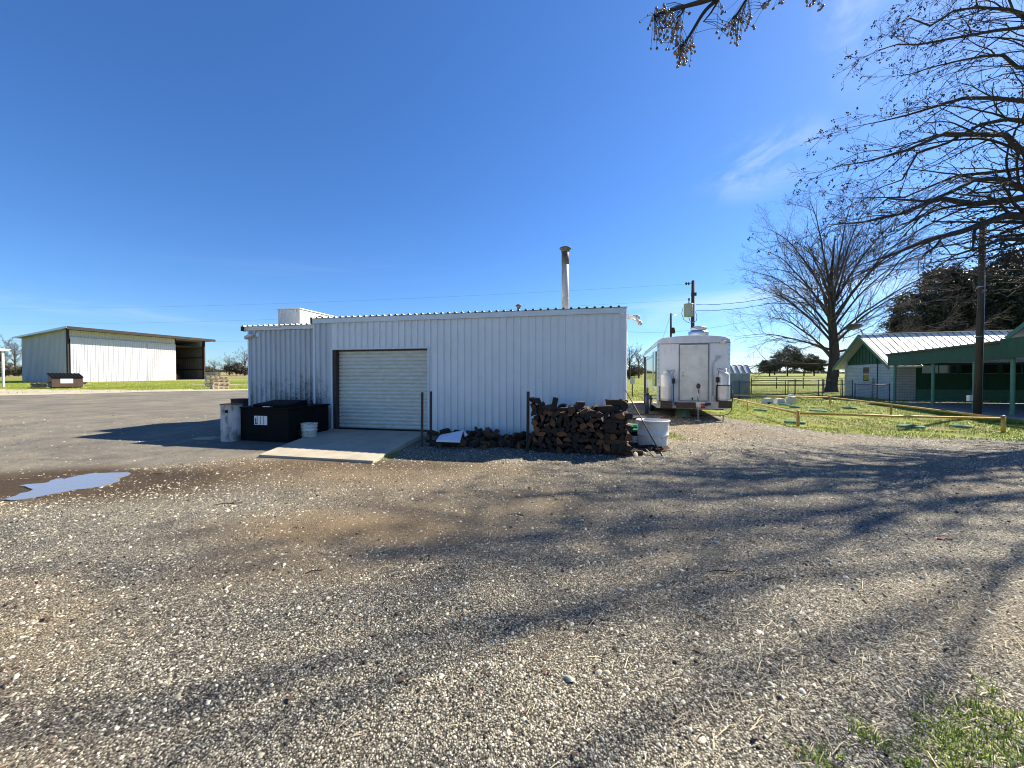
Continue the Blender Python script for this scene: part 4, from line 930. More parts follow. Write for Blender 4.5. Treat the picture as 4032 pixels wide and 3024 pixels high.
for x0, x1, xa, xb, x in ((-.012, .07, -.012, -.001, .03), (TW - .07, TW + .012, TW + .001, TW + .012, TW - .03)):
    b = MB(); b.box(x0, x1, -.012, -.001, zb, zt - .132); b.box(xa, xb, -.0005, .07, zb, zt - .132)
    for k in range(14): z = zb + .1 + k * (zt - zb - .3) / 13; b.box(x - .008, x + .008, -.016, -.0125, z - .02, z + .02, 1)
    b.build('corner_trim', ['aluminium', 'rusty_steel'], tl)
b = MB(); b.box(-.012, .0, .07, TL, zb - .01, zb + .05); b.box(-.02, -.001, .07, TL, zt - .15, zt - .13); b.build('side_trim', 'aluminium', tl)
p = ft.y(2677, 1358, -.02); q = ft.y(2787, 1578, -.02)
b = MB(); b.box(p.x - .03, p.x, -.03, -.001, q.z, p.z + .03); b.box(q.x, q.x + .03, -.03, -.001, q.z, p.z + .03); b.box(p.x, q.x, -.03, -.001, p.z, p.z + .03); b.box(p.x, q.x, -.03, -.001, q.z - .02, q.z); b.build('door_frame', 'grey_frame', tl)
b = MB(); b.box(p.x + .004, q.x - .004, -.018, -.002, q.z + .004, p.z - .004); D = b.build('door', 'trailer_door', tl, bev=.003)
for py in (1466, 1479):
    h = ft.y(2689, py, -.04); b = MB(); b.tube([(h.x, -.018, h.z), (h.x, -.05, h.z)], [.03, .024], 14); b.tube([(h.x, -.05, h.z), (h.x, -.075, h.z)], [.022, .026], 14); b.build('door_knob', 'galvanised', D)
h = ft.y(2726, 1571, -.02); b = MB(); b.box(h.x - .025, h.x + .025, -.03, -.019, h.z - .03, h.z + .05); b.build('latch', 'dark_steel', D)
# spot light, conduit
h = ft.y(2846, 1346, -.03); b = MB(); b.box(h.x - .09, h.x - .03, -.05, -.001, h.z - .07, h.z + .07); b.tube([(h.x - .04, -.05, h.z), (h.x + .04, -.10, h.z - .01), (h.x + .07, -.13, h.z - .02)], [.04, .055, .06], 14); b.build('porch_light', 'bone_plastic', tl)
cp = [ft.y(a, c, -.03) for a, c in ((2826, 1405), (2818, 1416), (2806, 1432), (2803, 1460), (2804, 1500), (2805, 1560))]
b = MB(); b.tube(cp, [.02, .028, .02, .02, .02, .02], 8); b.tube([cp[0] + Vector((.015, -.02, .02)), cp[0] + Vector((-.03, -.01, -.06))], [.05, .03], 10); e = cp[-1]; b.box(e.x - .05, e.x + .05, -.06, -.001, e.z - .16, e.z + .02); b.build('conduit', 'transformer_grey', tl)
# roof fan
h = ft.y(2750, 1300, 1.0); b = MB(); zz = zt + .16
b.lathe((h.x, 1.0, zz), [(.0, 0), (.32, 0), (.33, .05), (.345, .18), (.33, .22), (.25, .24), (.245, .3), (.27, .31), (.275, .35), (.25, .38), (.16, .41), (0, .42)], 32); b.build('exhaust_fan', 'aluminium', tl)
h = ft.y(2620, 1318, 3.0); b = MB(); b.box(h.x - .2, h.x + .2, 2.8, 3.2, zt + .05, zt + .24); b.build('roof_hatch', 'dark_steel', tl, bev=.02)
# side details: serving flap, window, marker lights
b = MB(); b.box(-.035, -.002, .35, 1.0, zb + .75, zt - .35); b.box(-.04, -.002, 1.4, 4.2, zb + 1.0, zt - .5); b.build('serving_window', 'glass_dark', tl)
b = MB(); b.box(-.05, -.003, 1.25, 1.36, zb + .6, zt - .3); b.box(-.05, -.003, 4.3, 4.4, zb + .6, zt - .3); b.box(-.06, -.041, 1.37, 4.29, zt - .49, zt - .40); b.build('window_frame', 'aluminium', tl)
b = MB(); b.box(-.10, -.02, 5.0, 5.1, .2, zt - .3); b.build('awning_arm', 'dark_steel', tl)
for k in range(2):
    b = MB(); b.tube([(.12, 2.6 + k * .85, .33), (-.04, 2.6 + k * .85, .33)], .33, 24); w = b.build('wheel', 'black_rubber', tl)
    b = MB(); b.tube([(-.041, 2.6 + k * .85, .33), (-.055, 2.6 + k * .85, .33)], .19, 20); b.build('rim', 'galvanised', w)
b = MB(); b.box(.15, .22, .2, TL - .2, zb - .05, zb); b.box(TW - .22, TW - .15, .2, TL - .2, zb - .05, zb); b.box(.1, TW - .1, .3, .4, zb - .05, zb); b.build('chassis', 'dark_steel', tl)
# water filter gear standing near the side
p = ft.y(2552, 1560, .9)
b = MB(); b.tube([(-.25, 1.3, .0), (-.25, 1.3, .75)], .07, 12); b.tube([(-.25, 1.3, .75), (-.25, 1.3, .82)], .09, 12); b.tube([(-.25, 1.3, .6), (-.02, 1.3, .6)], .02, 8); b.build('water_filter', 'blue_paint', tl)
# hitch: step beam, tongue, jack
a = ft.y(2663, 1585, -.45); c = ft.y(2740, 1607, -.45)
b = MB(); b.box(a.x, c.x, -.5, -.40, c.z, a.z); b.build('bumper_beam', 'rusty_steel', tl, bev=.006)
b = MB(); b.prism([(a.x + .1, -.4), (c.x + .3, -.55), (c.x + .35, -.4), (TW * .75, 0), (TW * .25, 0)], a.z - .10, a.z - .015); b.build('tongue', 'rusty_steel', tl)
a2 = ft.y(2742, 1585, -.6); c2 = ft.y(2812, 1608, -.5)
b = MB(); b.box(a2.x, a2.x + .25, -.66, -.5, c2.z + .05, a2.z + .02); b.box(a2.x + .12, a2.x + .24, -.72, -.661, c2.z + .02, a2.z - .03, 1); b.build('coupler', ['bone_plastic', 'rusty_steel'], tl, bev=.006)
b = MB(); b.lathe((a2.x + .17, -.76, (a2.z + c2.z) / 2 - .0), [(0, -.05), (.05, -.04), (.06, 0), (.05, .04), (0, .05)], 12); b.build('red_plug', 'red_lens', tl)
jt = ft.y(2750, 1530, -.62); jb = ft.y(2751, 1648, -.62)
b = MB(); b.tube([(jt.x, -.62, .03), (jt.x, -.62, jt.z + .03)], .027, 12); b.tube([(jt.x, -.62, .6), (jt.x, -.62, jt.z)], .036, 12); b.lathe((jt.x, -.62, .0), [(0, 0), (.10, 0), (.10, .015), (.03, .03)], 14); J = b.build('jack', 'galvanised', tl)
b = MB(); b.lathe((jt.x, -.62, jt.z + .0), [(.03, 0), (.06, .03), (.065, .1), (.05, .15), (.02, .17), (0, .17)], 12); b.tube([(jt.x, -.62, jt.z - .05), (jt.x - .02, -.72, jt.z - .05), (jt.x - .02, -.73, jt.z - .16)], .009, 6); b.build('crank', 'dark_steel', J)
b = MB(); b.tube([ft.y(2736, 1600, -.5), ft.y(2732, 1620, -.6), ft.y(2748, 1632, -.6), ft.y(2762, 1618, -.6), ft.y(2765, 1602, -.5)], .008, 6); b.build('safety_chain', 'dark_steel', tl)
# tank shelves
for xa, xb in ((2599, 2646), (2826, 2878)):
    s0 = ft.y(xa, 1578, -.3); s1 = ft.y(xb, 1606, -.3)
    b = MB(); b.box(s0.x, s1.x, -.42, -.03, s0.z - .03, s0.z); b.box(s0.x, s1.x, -.42, -.39, s1.z, s0.z - .03); b.box(s0.x, s0.x + .025, -.06, -.03, s0.z, s0.z + .5); b.build('tank_shelf', 'rusty_steel', tl)
def tank(pa, pb, ptop, pbot, lab, side):
    a = ft.y(pa, pbot, -.22); c = ft.y(pb, pbot, -.22); t_ = ft.y(pa, ptop, -.22); r = (c.x - a.x) / 2; h = t_.z - a.z
    w = ft.M @ Vector(((a.x + c.x) / 2, -.22, a.z)); o = thing('propane_tank', w, 0, lab, 'gas tank', 'propane tanks on the trailer')
    b = MB(); b.lathe((0, 0, 0), [(0, .03), (r * .8, .03), (r * .95, .05), (r, .10), (r, h * .5), (r * 1.012, h * .5 + .004), (r * 1.012, h * .5 + .012), (r, h * .5 + .016), (r, h - .13), (r * .93, h - .07), (r * .7, h - .02), (r * .3, h), (0, h)], 28); b.lathe((0, 0, 0), [(r * .82, 0), (r * .82, .04)], 24); b.build('body', 'tank_white', o)
    b = MB(); b.lathe((0, 0, h - .03), [(r * .5, 0), (r * .5, .15), (r * .47, .15), (r * .47, 0)], 20); b.build('collar', 'bone_plastic', o)
    b = MB(); b.tube([(0, 0, h), (0, 0, h + .09)], .02, 10); b.lathe((0, 0, h + .09), [(0, .03), (.035, .02), (.035, 0), (0, 0)], 10); b.build('valve', 'galvanised', o)
    b = MB(); s_ = side
    b.tube([(0, -.02, h + .06), (s_ * .12, -.1, h + .08), (s_ * .22, -.1, h + .12), (s_ * .27, -.08, h + .08), (s_ * .2, -.08, h + .02), (s_ * .23, -.06, h - .2)], .008, 6); b.tube([(s_ * .23, -.06, h - .2), (s_ * .24, -.06, -.05)], .012, 6); b.box(s_ * .24 - .04, s_ * .24 + .04, -.10, -.03, h - .35, h - .18); b.build('gas_hose', 'black_rubber', o)
    return o
tank(2601, 2643, 1470, 1576, 'grey-white gas cylinder on the trailer wall left of the door', 1)
t2 = tank(2825, 2872, 1464, 1576, 'bright white gas cylinder on the trailer wall right of the door', -1)
b = MB(); r = .2; b.lathe((0, 0, .48), [(r * 1.04, 0), (r * 1.04, .03)], 24); b.build('strap', 'rusty_steel', t2)
p = gp(2695, 1643); o = thing('plastic_pail', p + Vector((0, .15, 0)), 0, 'upturned faded green pail propping the trailer tongue', 'pail')
b = MB(); r = .5 * 58 / F * p.y; h = 36 / F * p.y; b.lathe((0, 0, 0), [(r * 1.03, 0), (r, .03), (r * .8, h), (0, h)], 24); b.build('body', 'faded_green_plastic', o)
# black power cord from the trailer to the ground
cd = [at(2883, 1540, 12.7), at(2884, 1580, 12.7), at(2880, 1620, 12.6), at(2868, 1632, 12.4), gp(2850, 1637), gp(2780, 1640), gp(2650, 1637), gp(2560, 1634), gp(2480, 1632)]
b = MB(); b.tube([c_ + Vector((0, 0, .02)) for c_ in cd], .013, 6); tag(b.build('extension_cord', 'black_rubber'), 'black cord looping from the trailer corner along the ground', 'cord')

# ------------------------------------------------------------------ hay barn
BA = math.atan2(1, .309)
bn = thing('hay_barn', (-63.5, 55, .95), BA, 'big white metal pole barn with sliding doors and an open dark bay', 'barn'); f = Fr(bn)
BLN = f.y(805, 1450, 0).x; BT = f.y(268, 1296, 0).z; BD = 11.2
dx1 = f.y(578, 1400, 0).x; dx2 = f.y(690, 1400, 0).x
top = BT
# local x along the front, local y into the barn, front at y=0
b = MB(); b.ribs(.25, dx2, top * .82, top - .02, .12, sp=.3, w=.04, h=.04); b.build('header_wall', 'barn_white', bn)
b = MB(); b.ribs(.25, dx1 - .06, .05, top * .86, -.14, sp=.3, w=.04, h=.04); b.build('sliding_door', 'barn_white', bn, label='wide sliding door of white ribbed metal')
b = MB(); b.ribs(dx1 + .02, dx2, .08, top * .86, -.10, sp=.3, w=.04, h=.04); b.build('sliding_door', 'barn_white', bn, label='narrower sliding door next to the open bay')
ztf = lambda y: top - .09 * y
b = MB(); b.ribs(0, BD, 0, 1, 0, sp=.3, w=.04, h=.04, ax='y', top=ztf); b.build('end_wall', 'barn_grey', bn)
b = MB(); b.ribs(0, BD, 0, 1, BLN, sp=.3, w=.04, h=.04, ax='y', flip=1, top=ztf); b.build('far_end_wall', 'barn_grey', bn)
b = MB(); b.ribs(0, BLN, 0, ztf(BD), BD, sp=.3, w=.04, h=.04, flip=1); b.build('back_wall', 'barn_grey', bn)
b = MB(); b.box(dx2 - 1, BLN - .02, BD - .05, BD - .02, 0, ztf(BD) - .1); b.box(BLN - .055, BLN - .02, .37, BD - .06, 0, ztf(BD) - .1); b.box(.3, BLN - .06, .4, BD - .06, ztf(BD) - .25, ztf(BD) - .2); b.build('bay_shade_panels', 'bay_shade_dark', bn)  # added dark panels paint the bay's shade over back, far end and ceiling
b = MB(); b.ribs(.4, BD - .1, 0, ztf(BD) - .3, BLN - .06, sp=.6, w=.12, h=.03, ax='y'); b.build('inner_ribs', 'shaded_rib_grey', bn)  # inner ribs of the far end wall, bay shade put into their colour
b = MB()
for x in (0.12, dx1 - .02, dx2 + .1, BLN): b.box(x - .12, x + .12, 0.13, .36, -.3, top)
for z in (2.2, 4.4): b.box(dx2 + .3, BLN - .1, BD - .22, BD - .06, z, z + .18); b.box(BLN - .2, BLN - .06, .4, BD - .25, z, z + .18)
b.box(-.02, .12, -.16, .129, 0, top); b.box(BLN - .1, BLN + .14, -.06, .129, 0, top)
b.build('frame', 'purlin_brown', bn)
b = MB(); OV = 1.6
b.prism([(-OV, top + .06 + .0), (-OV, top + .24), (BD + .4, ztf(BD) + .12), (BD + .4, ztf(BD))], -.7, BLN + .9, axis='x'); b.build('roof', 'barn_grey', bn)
b = MB(); b.box(-.72, BLN + .92, -OV - .06, -OV - .004, top - .16, top + .28); mm_ = (ztf(BD) - (top + .06)) / (BD + .4 + OV); zq = lambda y: top + .06 + mm_ * (y + OV); b.prism([(-OV, zq(-OV) - .05), (-OV, zq(-OV) - .004), (-.17, zq(-.17) - .004), (-.17, zq(-.17) - .05)], -.69, BLN + .89, axis='x'); b.build('roof_edge', 'purlin_brown', bn)  # lower prism is an added dark sheet painting the soffit's shade
b = MB(); b.prism([(-OV - .08, top + .0), (-OV - .08, top + .3), (BD + .42, ztf(BD) + .16), (BD + .42, ztf(BD) - .06)], -.76, -.725, axis='x'); b.build('rake_trim', 'galvanised', bn)
b = MB(); b.box(.2, BLN, .4, BD, -.5, .02); b.build('dirt_floor', 'sand', bn)
for i in range(3):
    b = MB(); x = dx2 + .6 + i * 1.1; b.box(x, x + .9, 2 + i, 3 + i, .0, 1.4 - .3 * i); b.box(x + .1, x + .2, 1.9 + i, 2.1 + i, .0, 1.9)
    b.build('stored_crate', 'rusty_steel', bn)
# ------------------------------------------------------------------ dumpster by the barn
p = gp(203, 1530); dm = thing('brown_dumpster', p, R(60), 'brown steel dumpster with ribbed black lid in front of the barn', 'dumpster')
k = p.y / 36.
b = MB(); b.prism([(0, .12), (0, 1.0), (1.35, 1.35), (1.35, .12)], 0, 2.0, axis='x'); b.build('body', 'dumpster_brown', dm, bev=.02)
b = MB(); b.prism([(-.08, 1.01), (-.08, 1.06), (1.4, 1.44), (1.4, 1.385)], -.05, 2.05, axis='x')
for i in range(9): x = .05 + i * .235; b.prism([(-.08, 1.06), (-.08, 1.10), (1.4, 1.48), (1.4, 1.44)], x, x + .06, axis='x')
b.build('lid', 'black_paint', dm)
b = MB(); b.box(.55, 1.35, -.015, -.003, .48, .92); b.build('sign_plate', 'sign_white', dm)
b = MB(); b.box(-.12, -.002, .2, .9, .5, .62); b.box(2.002, 2.12, .2, .9, .5, .62); b.box(.1, 1.9, .1, 1.2, 0, .119); b.build('fork_pocket', 'dark_steel', dm)
# pallets
def pallet_mesh():
    b = MB()
    for i in range(6): b.box(-.6, .6, -.5 + i * .18, -.5 + i * .18 + .1, .085, .122)
    for i in range(4): b.box(-.6 + i * .37, -.6 + i * .37 + .09, -.5, .5, .031, .084)
    for i in range(3): b.box(-.6, .6, -.5 + i * .45, -.5 + i * .45 + .1, 0, .03)
    o = b.build('wooden_pallet', 'pale_wood'); me = o.data; bpy.data.objects.remove(o); return me
PM = pallet_mesh(); PM2 = PM.copy(); PM2.materials.clear(); PM2.materials.append(MATS['grey_wood'])
def stackp(px, py, n, rot, lab, Y=None):
    p = gp(px, py)
    if Y: q = at(px, py, Y); p = Vector((q.x, Y, gz(q.x, Y)))
    for i in range(n):
        o = bpy.data.objects.new('wooden_pallet', PM2 if Y else PM); COL.objects.link(o); o.location = p + Vector((random.uniform(-.05, .05), .5 + random.uniform(-.05, .05), i * .125)); o.rotation_euler = (random.uniform(-.012, .012), random.uniform(-.012, .012), rot + random.uniform(-.05, .05))
        tag(o, lab + ', %s from the ground' % ORD[i], 'pallet', 'wooden pallets by the barn')
stackp(848, 1533, 9, R(48), 'pale wooden pallet in the near short stack right of the barn')
stackp(824, 1520, 12, R(40), 'grey wooden pallet in the taller stack behind, right of the barn', Y=39)
stackp(146, 1524, 4, R(20), 'old dark pallet in the low stack left of the brown dumpster', Y=37.5)
b = MB(); p = gp(333, 1513); b.box(-.5, .5, -.3, .3, .0, .1); b.prism([(-.5, .1), (.5, .1), (.3, .3)], -.02, .02, axis='y'); o = b.build('broken_board', 'grey_wood'); o.location = p; tag(o, 'pale board lying in the grass right of the dumpster', 'board')
# canopy at the far left edge
p = gp(14, 1522); cn = thing('metal_canopy', p, 0, 'corner of a flat white metal canopy on a post at the far left edge', 'canopy')
zz = at(20, 1382, p.y).z - p.z
b = MB(); b.box(-.08, .05, -.07, .07, 0, zz); b.build('post', 'white_trim', cn)
b = MB(); b.box(-8, .30, -2.6, .3, zz + .001, zz + .16); b.box(-8.1, .36, -2.7, .4, zz + .161, zz + .22); b.build('roof', 'white_trim', cn)

# ------------------------------------------------------------------ house with porch
HA = math.atan2(-.275, .961)
hs = thing('ranch_house', (25.0, 25.2, gz(25, 25.2) - .05), HA, 'low white brick house with green gable, metal roof and long green porch', 'house'); f = Fr(hs); hz0 = hs.location.z
HW = 5.8; EZ = 2.70 - hz0; RZ = 4.70 - hz0; HLn = 12.0
b = MB(); b.box(0, .2, 0, HW, 0, EZ - .08); b.box(.2, 1.15, 0, .2, 0, EZ - .08); b.box(.2, HLn, HW - .2, HW, 0, EZ - .08); b.box(HLn - .2, HLn, .2, HW - .2, 0, RZ - .5); b.box(1.15, HLn - .3, -.0, .2, EZ - .1, EZ + .3); b.build('brick_wall', 'white_brick', hs)
b = MB(); b.prism([(0, EZ - .079), (HW, EZ - .079), (HW / 2, RZ - .15)], .03, .16, axis='x'); 
for i in range(14): y = .3 + i * .4; h_ = (1 - abs(y - HW / 2) / (HW / 2)) * (RZ - EZ - .1) + EZ - .1; b.box(.012, .0295, y - .02, y + .02, EZ - .07, h_ - .05)
b.build('gable', 'green_board', hs)
sl = (RZ - EZ) / (HW / 2); OVR = .55; OVE = .55
for sgn, nm in ((-1, 'roof_front'), (1, 'roof_back')):
    b = MB(); y1 = HW / 2 + sgn * (HW / 2 + OVE); z1 = RZ - sl * (HW / 2 + OVE)
    xe = HLn if sgn > 0 else 1.2; b.prism([(HW / 2, RZ), (HW / 2, RZ + .09), (y1, z1 + .09), (y1, z1)], -OVR, xe, axis='x')
    if sgn < 0: b.prism([(HW / 2, RZ), (HW / 2, RZ + .09), (.02, RZ + .09 - sl * (HW / 2 - .02)), (.02, RZ - sl * (HW / 2 - .02))], xe + .001, HLn, axis='x')
    for i in range(32):
        x = -OVR + .02 + i * .41
        ye = y1 if (sgn > 0 or x < 1.15) else .02; ze = RZ - sl * abs(HW / 2 - ye); b.prism([(HW / 2, RZ + .0905), (HW / 2, RZ + .115), (ye, ze + .115), (ye, ze + .0905)], x, x + .035, axis='x', mi=1)
    b.build(nm, ['roof_metal', 'foundation' if sgn < 0 else 'roof_metal'], hs)
b = MB(); b.box(-OVR, HLn, HW / 2 - .12, HW / 2 + .12, RZ + .136, RZ + .16); b.build('ridge_cap', 'roof_metal', hs)
b = MB()
for sgn in (-1, 1):
    y1 = HW / 2 + sgn * (HW / 2 + OVE + .02); z1 = RZ - sl * (HW / 2 + OVE + .02)
    b.prism([(HW / 2, RZ - .12), (HW / 2, RZ + .10), (y1, z1 + .10), (y1, z1 - .12)], -OVR - .04, -OVR - .003, axis='x')
b.build('rake_board', 'green_trim', hs)
# window, vent box, conduit on the gable wall
def gwin(px0, py0, px1, py1):
    a = f.x(px0, py0, -.02); c = f.x(px1, py1, -.02); return a, c
a, c = gwin(3399, 1446, 3423, 1501)
b = MB(); ys = sorted((a.y, c.y)); zs = sorted((a.z, c.z)); b.box(-.03, -.002, ys[0] - .07, ys[1] + .07, zs[0] - .07, zs[0]); b.box(-.03, -.002, ys[0] - .07, ys[1] + .07, zs[1], zs[1] + .07); b.box(-.03, -.002, ys[0] - .07, ys[0], zs[0], zs[1]); b.box(-.03, -.002, ys[1], ys[1] + .07, zs[0], zs[1]); b.box(-.028, -.002, ys[0], ys[1], (zs[0] + zs[1]) / 2 - .03, (zs[0] + zs[1]) / 2 + .03)
wf = b.build('window', 'bone_plastic', hs)
b = MB(); b.box(-.012, -.001, ys[0], ys[1], zs[0], zs[1]); b.build('pane', 'glass_dark', wf)
a, c = gwin(3431, 1489, 3442, 1505); b = MB(); b.box(-.15, -.002, min(a.y, c.y), max(a.y, c.y), min(a.z, c.z), max(a.z, c.z)); b.tube([(-.06, (a.y + c.y) / 2, min(a.z, c.z)), (-.06, (a.y + c.y) / 2, 0)], .05, 8); b.build('meter_box', 'transformer_grey', hs)
a = f.x(3455, 1428, -.03); b = MB(); b.tube([(-.03, a.y, 0), (-.03, a.y, EZ + .3)], .025, 8); b.build('conduit', 'dark_steel', hs)
a = f.x(3333, 1430, -.05); b = MB(); b.box(-.1, -.002, a.y - .08, a.y + .08, a.z - .3, a.z + .15); b.tube([(-.04, a.y, a.z - .3), (-.05, a.y + .05, a.z - 1.0), (-.05, a.y + .2, a.z - 1.3)], .025, 8); b.build('cable_box', 'bone_plastic', hs)
# dish on the ridge
dz_ = f.y(3363, 1293, HW / 2); b = MB(); b.tube([(-OVR + .3, HW / 2, RZ + .1), (-OVR + .12, HW / 2, dz_.z - .05)], .04, 8)
dn = b.build('satellite_dish', 'dish_grey', hs)
b = MB(); vs = []; 
b.lathe((0, 0, 0), [(0, 0), (.2, .02), (.4, .075), (.5, .12), (.5, .14), (.4, .10), (0, .03)], 24)
dd = b.build('reflector', 'dish_grey', dn); dd.location = (dz_.x, HW / 2, dz_.z); dd.rotation_euler = (R(-22), 0, 0)
# dark green wall under the porch, windows above
b = MB(); b.box(1.15, HLn, .0, .2, 0, EZ - .1)
for i in range(12): b.box(1.16 + i * .9, 1.22 + i * .9, -.02, -.001, 0, 1.75)
b.box(1.16, HLn, -.03, -.0205, 0, .75, 1); b.build('porch_wall', ['green_board', 'green_trim'], hs)
for i in range(5):
    b = MB(); x = 1.45 + i * 2.0; b.box(x, x + 1.7, -.03, -.002, 1.80, EZ - .25); w_ = b.build('porch_window', 'glass_dark', hs)
    b = MB(); b.box(x + .83, x + .87, -.045, -.031, 1.80, EZ - .25); b.box(x - .05, x + 1.75, -.05, -.001, 1.74, 1.795); b.build('sill', 'green_trim', w_)
# porch: columns, fascia, flat roof
PZ = 3.15 - hz0; FZ = 2.38 - hz0
cols = [(3522, 1584), (3637, 1602), (3789, 1622), (3985, 1644)]
cw = [gp(a_, b_) for a_, b_ in cols]; d0 = (cw[3] - cw[0]).normalized(); nrm = Vector((-d0.y, d0.x, 0)); nrm = nrm if nrm.x < 0 else -nrm
fitl = lambda w: f.l((w.x, w.y, 0))
for c_ in cw:
    # keep on one line
    t_ = (c_ - cw[0]).dot(d0); w = cw[0] + d0 * t_; l_ = fitl(w); b = MB(); b.lathe((l_.x, l_.y, -.1), [(.08, 0), (.068, .1), (.066, 1.0), (.066, FZ + .1)], 16); b.build('porch_column', 'teal_paint', hs)
A = cw[0] - d0 * .35 + nrm * .18; B = cw[3] + d0 * .3 + nrm * .18
def fascia(A, B, z0, z1, th, mats, nm):
    a, c = fitl(A), fitl(B); dv = (c - a); dv.z = 0; dv.normalize(); nn_ = Vector((dv.y, -dv.x, 0)); inn = fitl(A - nrm * th) - a
    b = MB(); b.prism([(a.x, a.y), (c.x, c.y), (c.x + inn.x, c.y + inn.y), (a.x + inn.x, a.y + inn.y)], z0, z1); return b.build(nm, mats, hs)
fascia(A, B, FZ, PZ - .12, .08, 'green_board', 'porch_fascia')
B2 = B + nrm * .35; C2 = B2 + d0 * 6
fascia(B2, C2, FZ + .02, PZ + .0, .08, 'green_board', 'porch_fascia')
fascia(A - d0 * .06 + nrm * .1, B + nrm * .1, PZ - .119, PZ - .02, .3, 'foundation', 'porch_roof_edge')
la, lb = fitl(A), fitl(C2)
b = MB(); b.prism([(la.x + .2, la.y - .1), (lb.x + .6, lb.y + .1), (12, lb.y + .1), (12, -.32), (-.0 + .3, -.32), (la.x + .3, la.y)], PZ - .20, PZ - .125); b.build('porch_roof', 'foundation', hs)
b = MB(); b.box(la.x, la.x + 1.6, la.y + .001, la.y + .07, FZ, PZ - .12); b.build('porch_return', 'green_board', hs)
b = MB(); b.prism([(la.x - .15, la.y - .1), (lb.x - .15, lb.y), (13, lb.y), (13, -.01), (.01, -.01), (la.x, la.y + .2)], -.15, .045); b.build('porch_slab', 'porch_floor', hs)
b = MB(); b.box(HLn - .3, HLn, -14, -.01, 0, PZ - .25); b.build('porch_back_wall', 'green_board', hs)
# second gable above the near end of the porch
gl = fitl(at(3984, 1305, 16.8)); z3 = at(3984, 1305, 16.8).z - hz0
gx = gl.x; gy = gl.y; span = 4.2; rr_ = .62
b = MB(); b.prism([(gy + .3, z3 - .22), (gy - span, z3 + span * rr_), (gy - span, z3 + span * rr_ - .1), (gy + .2, z3 - .30)], gx, HLn, axis='x')
for i in range(24): x = gx + .3 + i * .41; b.prism([(gy + .3, z3 - .219), (gy - span, z3 + span * rr_ + .001), (gy - span, z3 + span * rr_ + .04), (gy + .3, z3 - .18)], x, x + .03, axis='x')
b.build('wing_roof', 'roof_metal', hs)
b = MB(); b.prism([(gy + .32, z3 - .24), (gy - span, z3 + span * rr_ + .06), (gy - span, z3 + span * rr_ - .2), (gy + .1, z3 - .32)], gx - .05, gx - .003, axis='x'); b.build('wing_rake_board', 'green_trim', hs)
b = MB(); b.prism([(gy + .1, z3 - .33), (gy - span, z3 + span * rr_ - .21), (gy - span, z3 - .33)], gx + .6, gx + .7, axis='x'); b.build('wing_gable', 'green_board', hs)
b = MB(); b.box(10.4, 10.8, -2.2, -2.0, 0, PZ - .3); b.build('door_post', 'tan_wood', hs)

# ------------------------------------------------------------------ utility poles and wires
def upole(base, top, r, lab, cat='utility pole'):
    o = thing('utility_pole', base, 0, lab, cat); b = MB(); t_ = Vector(top) - Vector(base)
    b.tube([Vector((0, 0, -.3)), t_ * .5 + Vector((.02, 0, 0)), t_], [r * 1.15, r, r * .82], 16); b.build('shaft', 'wood_pole', o); return o
nb_ = Vector((18.75, 15.5, gz(18.75, 15.5))); ntp = at(3869, 858, 15.6)
np_ = upole(nb_, ntp, .098, 'near dark wooden utility pole standing in front of the porch')
b = MB(); tt = ntp - nb_; b.tube([Vector((.10, -.08, 0)), Vector((.09, -.08, 0)) + tt * .4, Vector((.07, -.07, 0)) + tt * .97], .014, 6); b.build('ground_cable', 'galvanised', np_)
b = MB(); w = at(3826, 1568, 15.3) - nb_; b.box(w.x - .09, w.x + .06, -.2, -.09, w.z - .12, w.z + .12); b.build('outlet_box', 'sign_white', np_, bev=.01)
b = MB(); 
for z in (3.2, 5.2): b.tube([Vector((0, 0, 0)) + tt * (z / tt.z) - Vector((0, 0, .02)), tt * (z / tt.z) + Vector((0, 0, .02))], .108, 14)
b.tube([tt + Vector((-.15, -.05, -.03)), tt + Vector((.12, -.02, -.01))], .05, 8); b.build('band', 'galvanised', np_)
p1t = at(2729, 1105, 30); p1b = Vector((p1t.x - .05, 30, gz(p1t.x, 30))); P1 = upole(p1b, p1t, .14, 'wooden utility pole with grey transformer rising behind the trailer')
a = at(2712, 1198, 29.6) - p1b; c = at(2712, 1247, 29.6) - p1b; r = 18 / F * 30 * .95
b = MB(); b.lathe((a.x - .02, -.42, c.z), [(0, 0), (r * .95, 0), (r, .03), (r, a.z - c.z - .05), (r * 1.05, a.z - c.z - .04), (r * 1.02, a.z - c.z + .02), (0, a.z - c.z + .06)], 24); T_ = b.build('transformer', 'transformer_grey', P1)
b = MB(); b.tube([(a.x, -.42, a.z + .05), (a.x, -.42, a.z + .28)], [.06, .035], 10); b.tube([(a.x + .12, -.72, c.z + .2), (a.x + .12, -.72, a.z - .1)], .03, 6); b.build('bushing', 'bone_plastic', T_)
b = MB(); b.tube([at(x, y, 29.5) - p1b for x, y in ((2690, 1210), (2684, 1235), (2692, 1258), (2705, 1268), (2718, 1272), (2733, 1268))], .02, 6); b.tube([at(x, y, 29.5) - p1b for x, y in ((2738, 1226), (2744, 1245), (2742, 1262), (2733, 1268))], .02, 6); b.tube([at(x, y, 29.5) - p1b for x, y in ((2712, 1250), (2716, 1262), (2728, 1272))], .025, 6); b.build('drop_cable', 'cable', P1)
b = MB()
for x, y in ((2702, 1117), (2712, 1117), (2713, 1179)): w = at(x, y, 29.8) - p1b; b.lathe((w.x, w.y, w.z), [(0, -.12), (.07, -.1), (.04, -.03), (.09, .02), (.04, .07), (.06, .1), (0, .12)], 10)
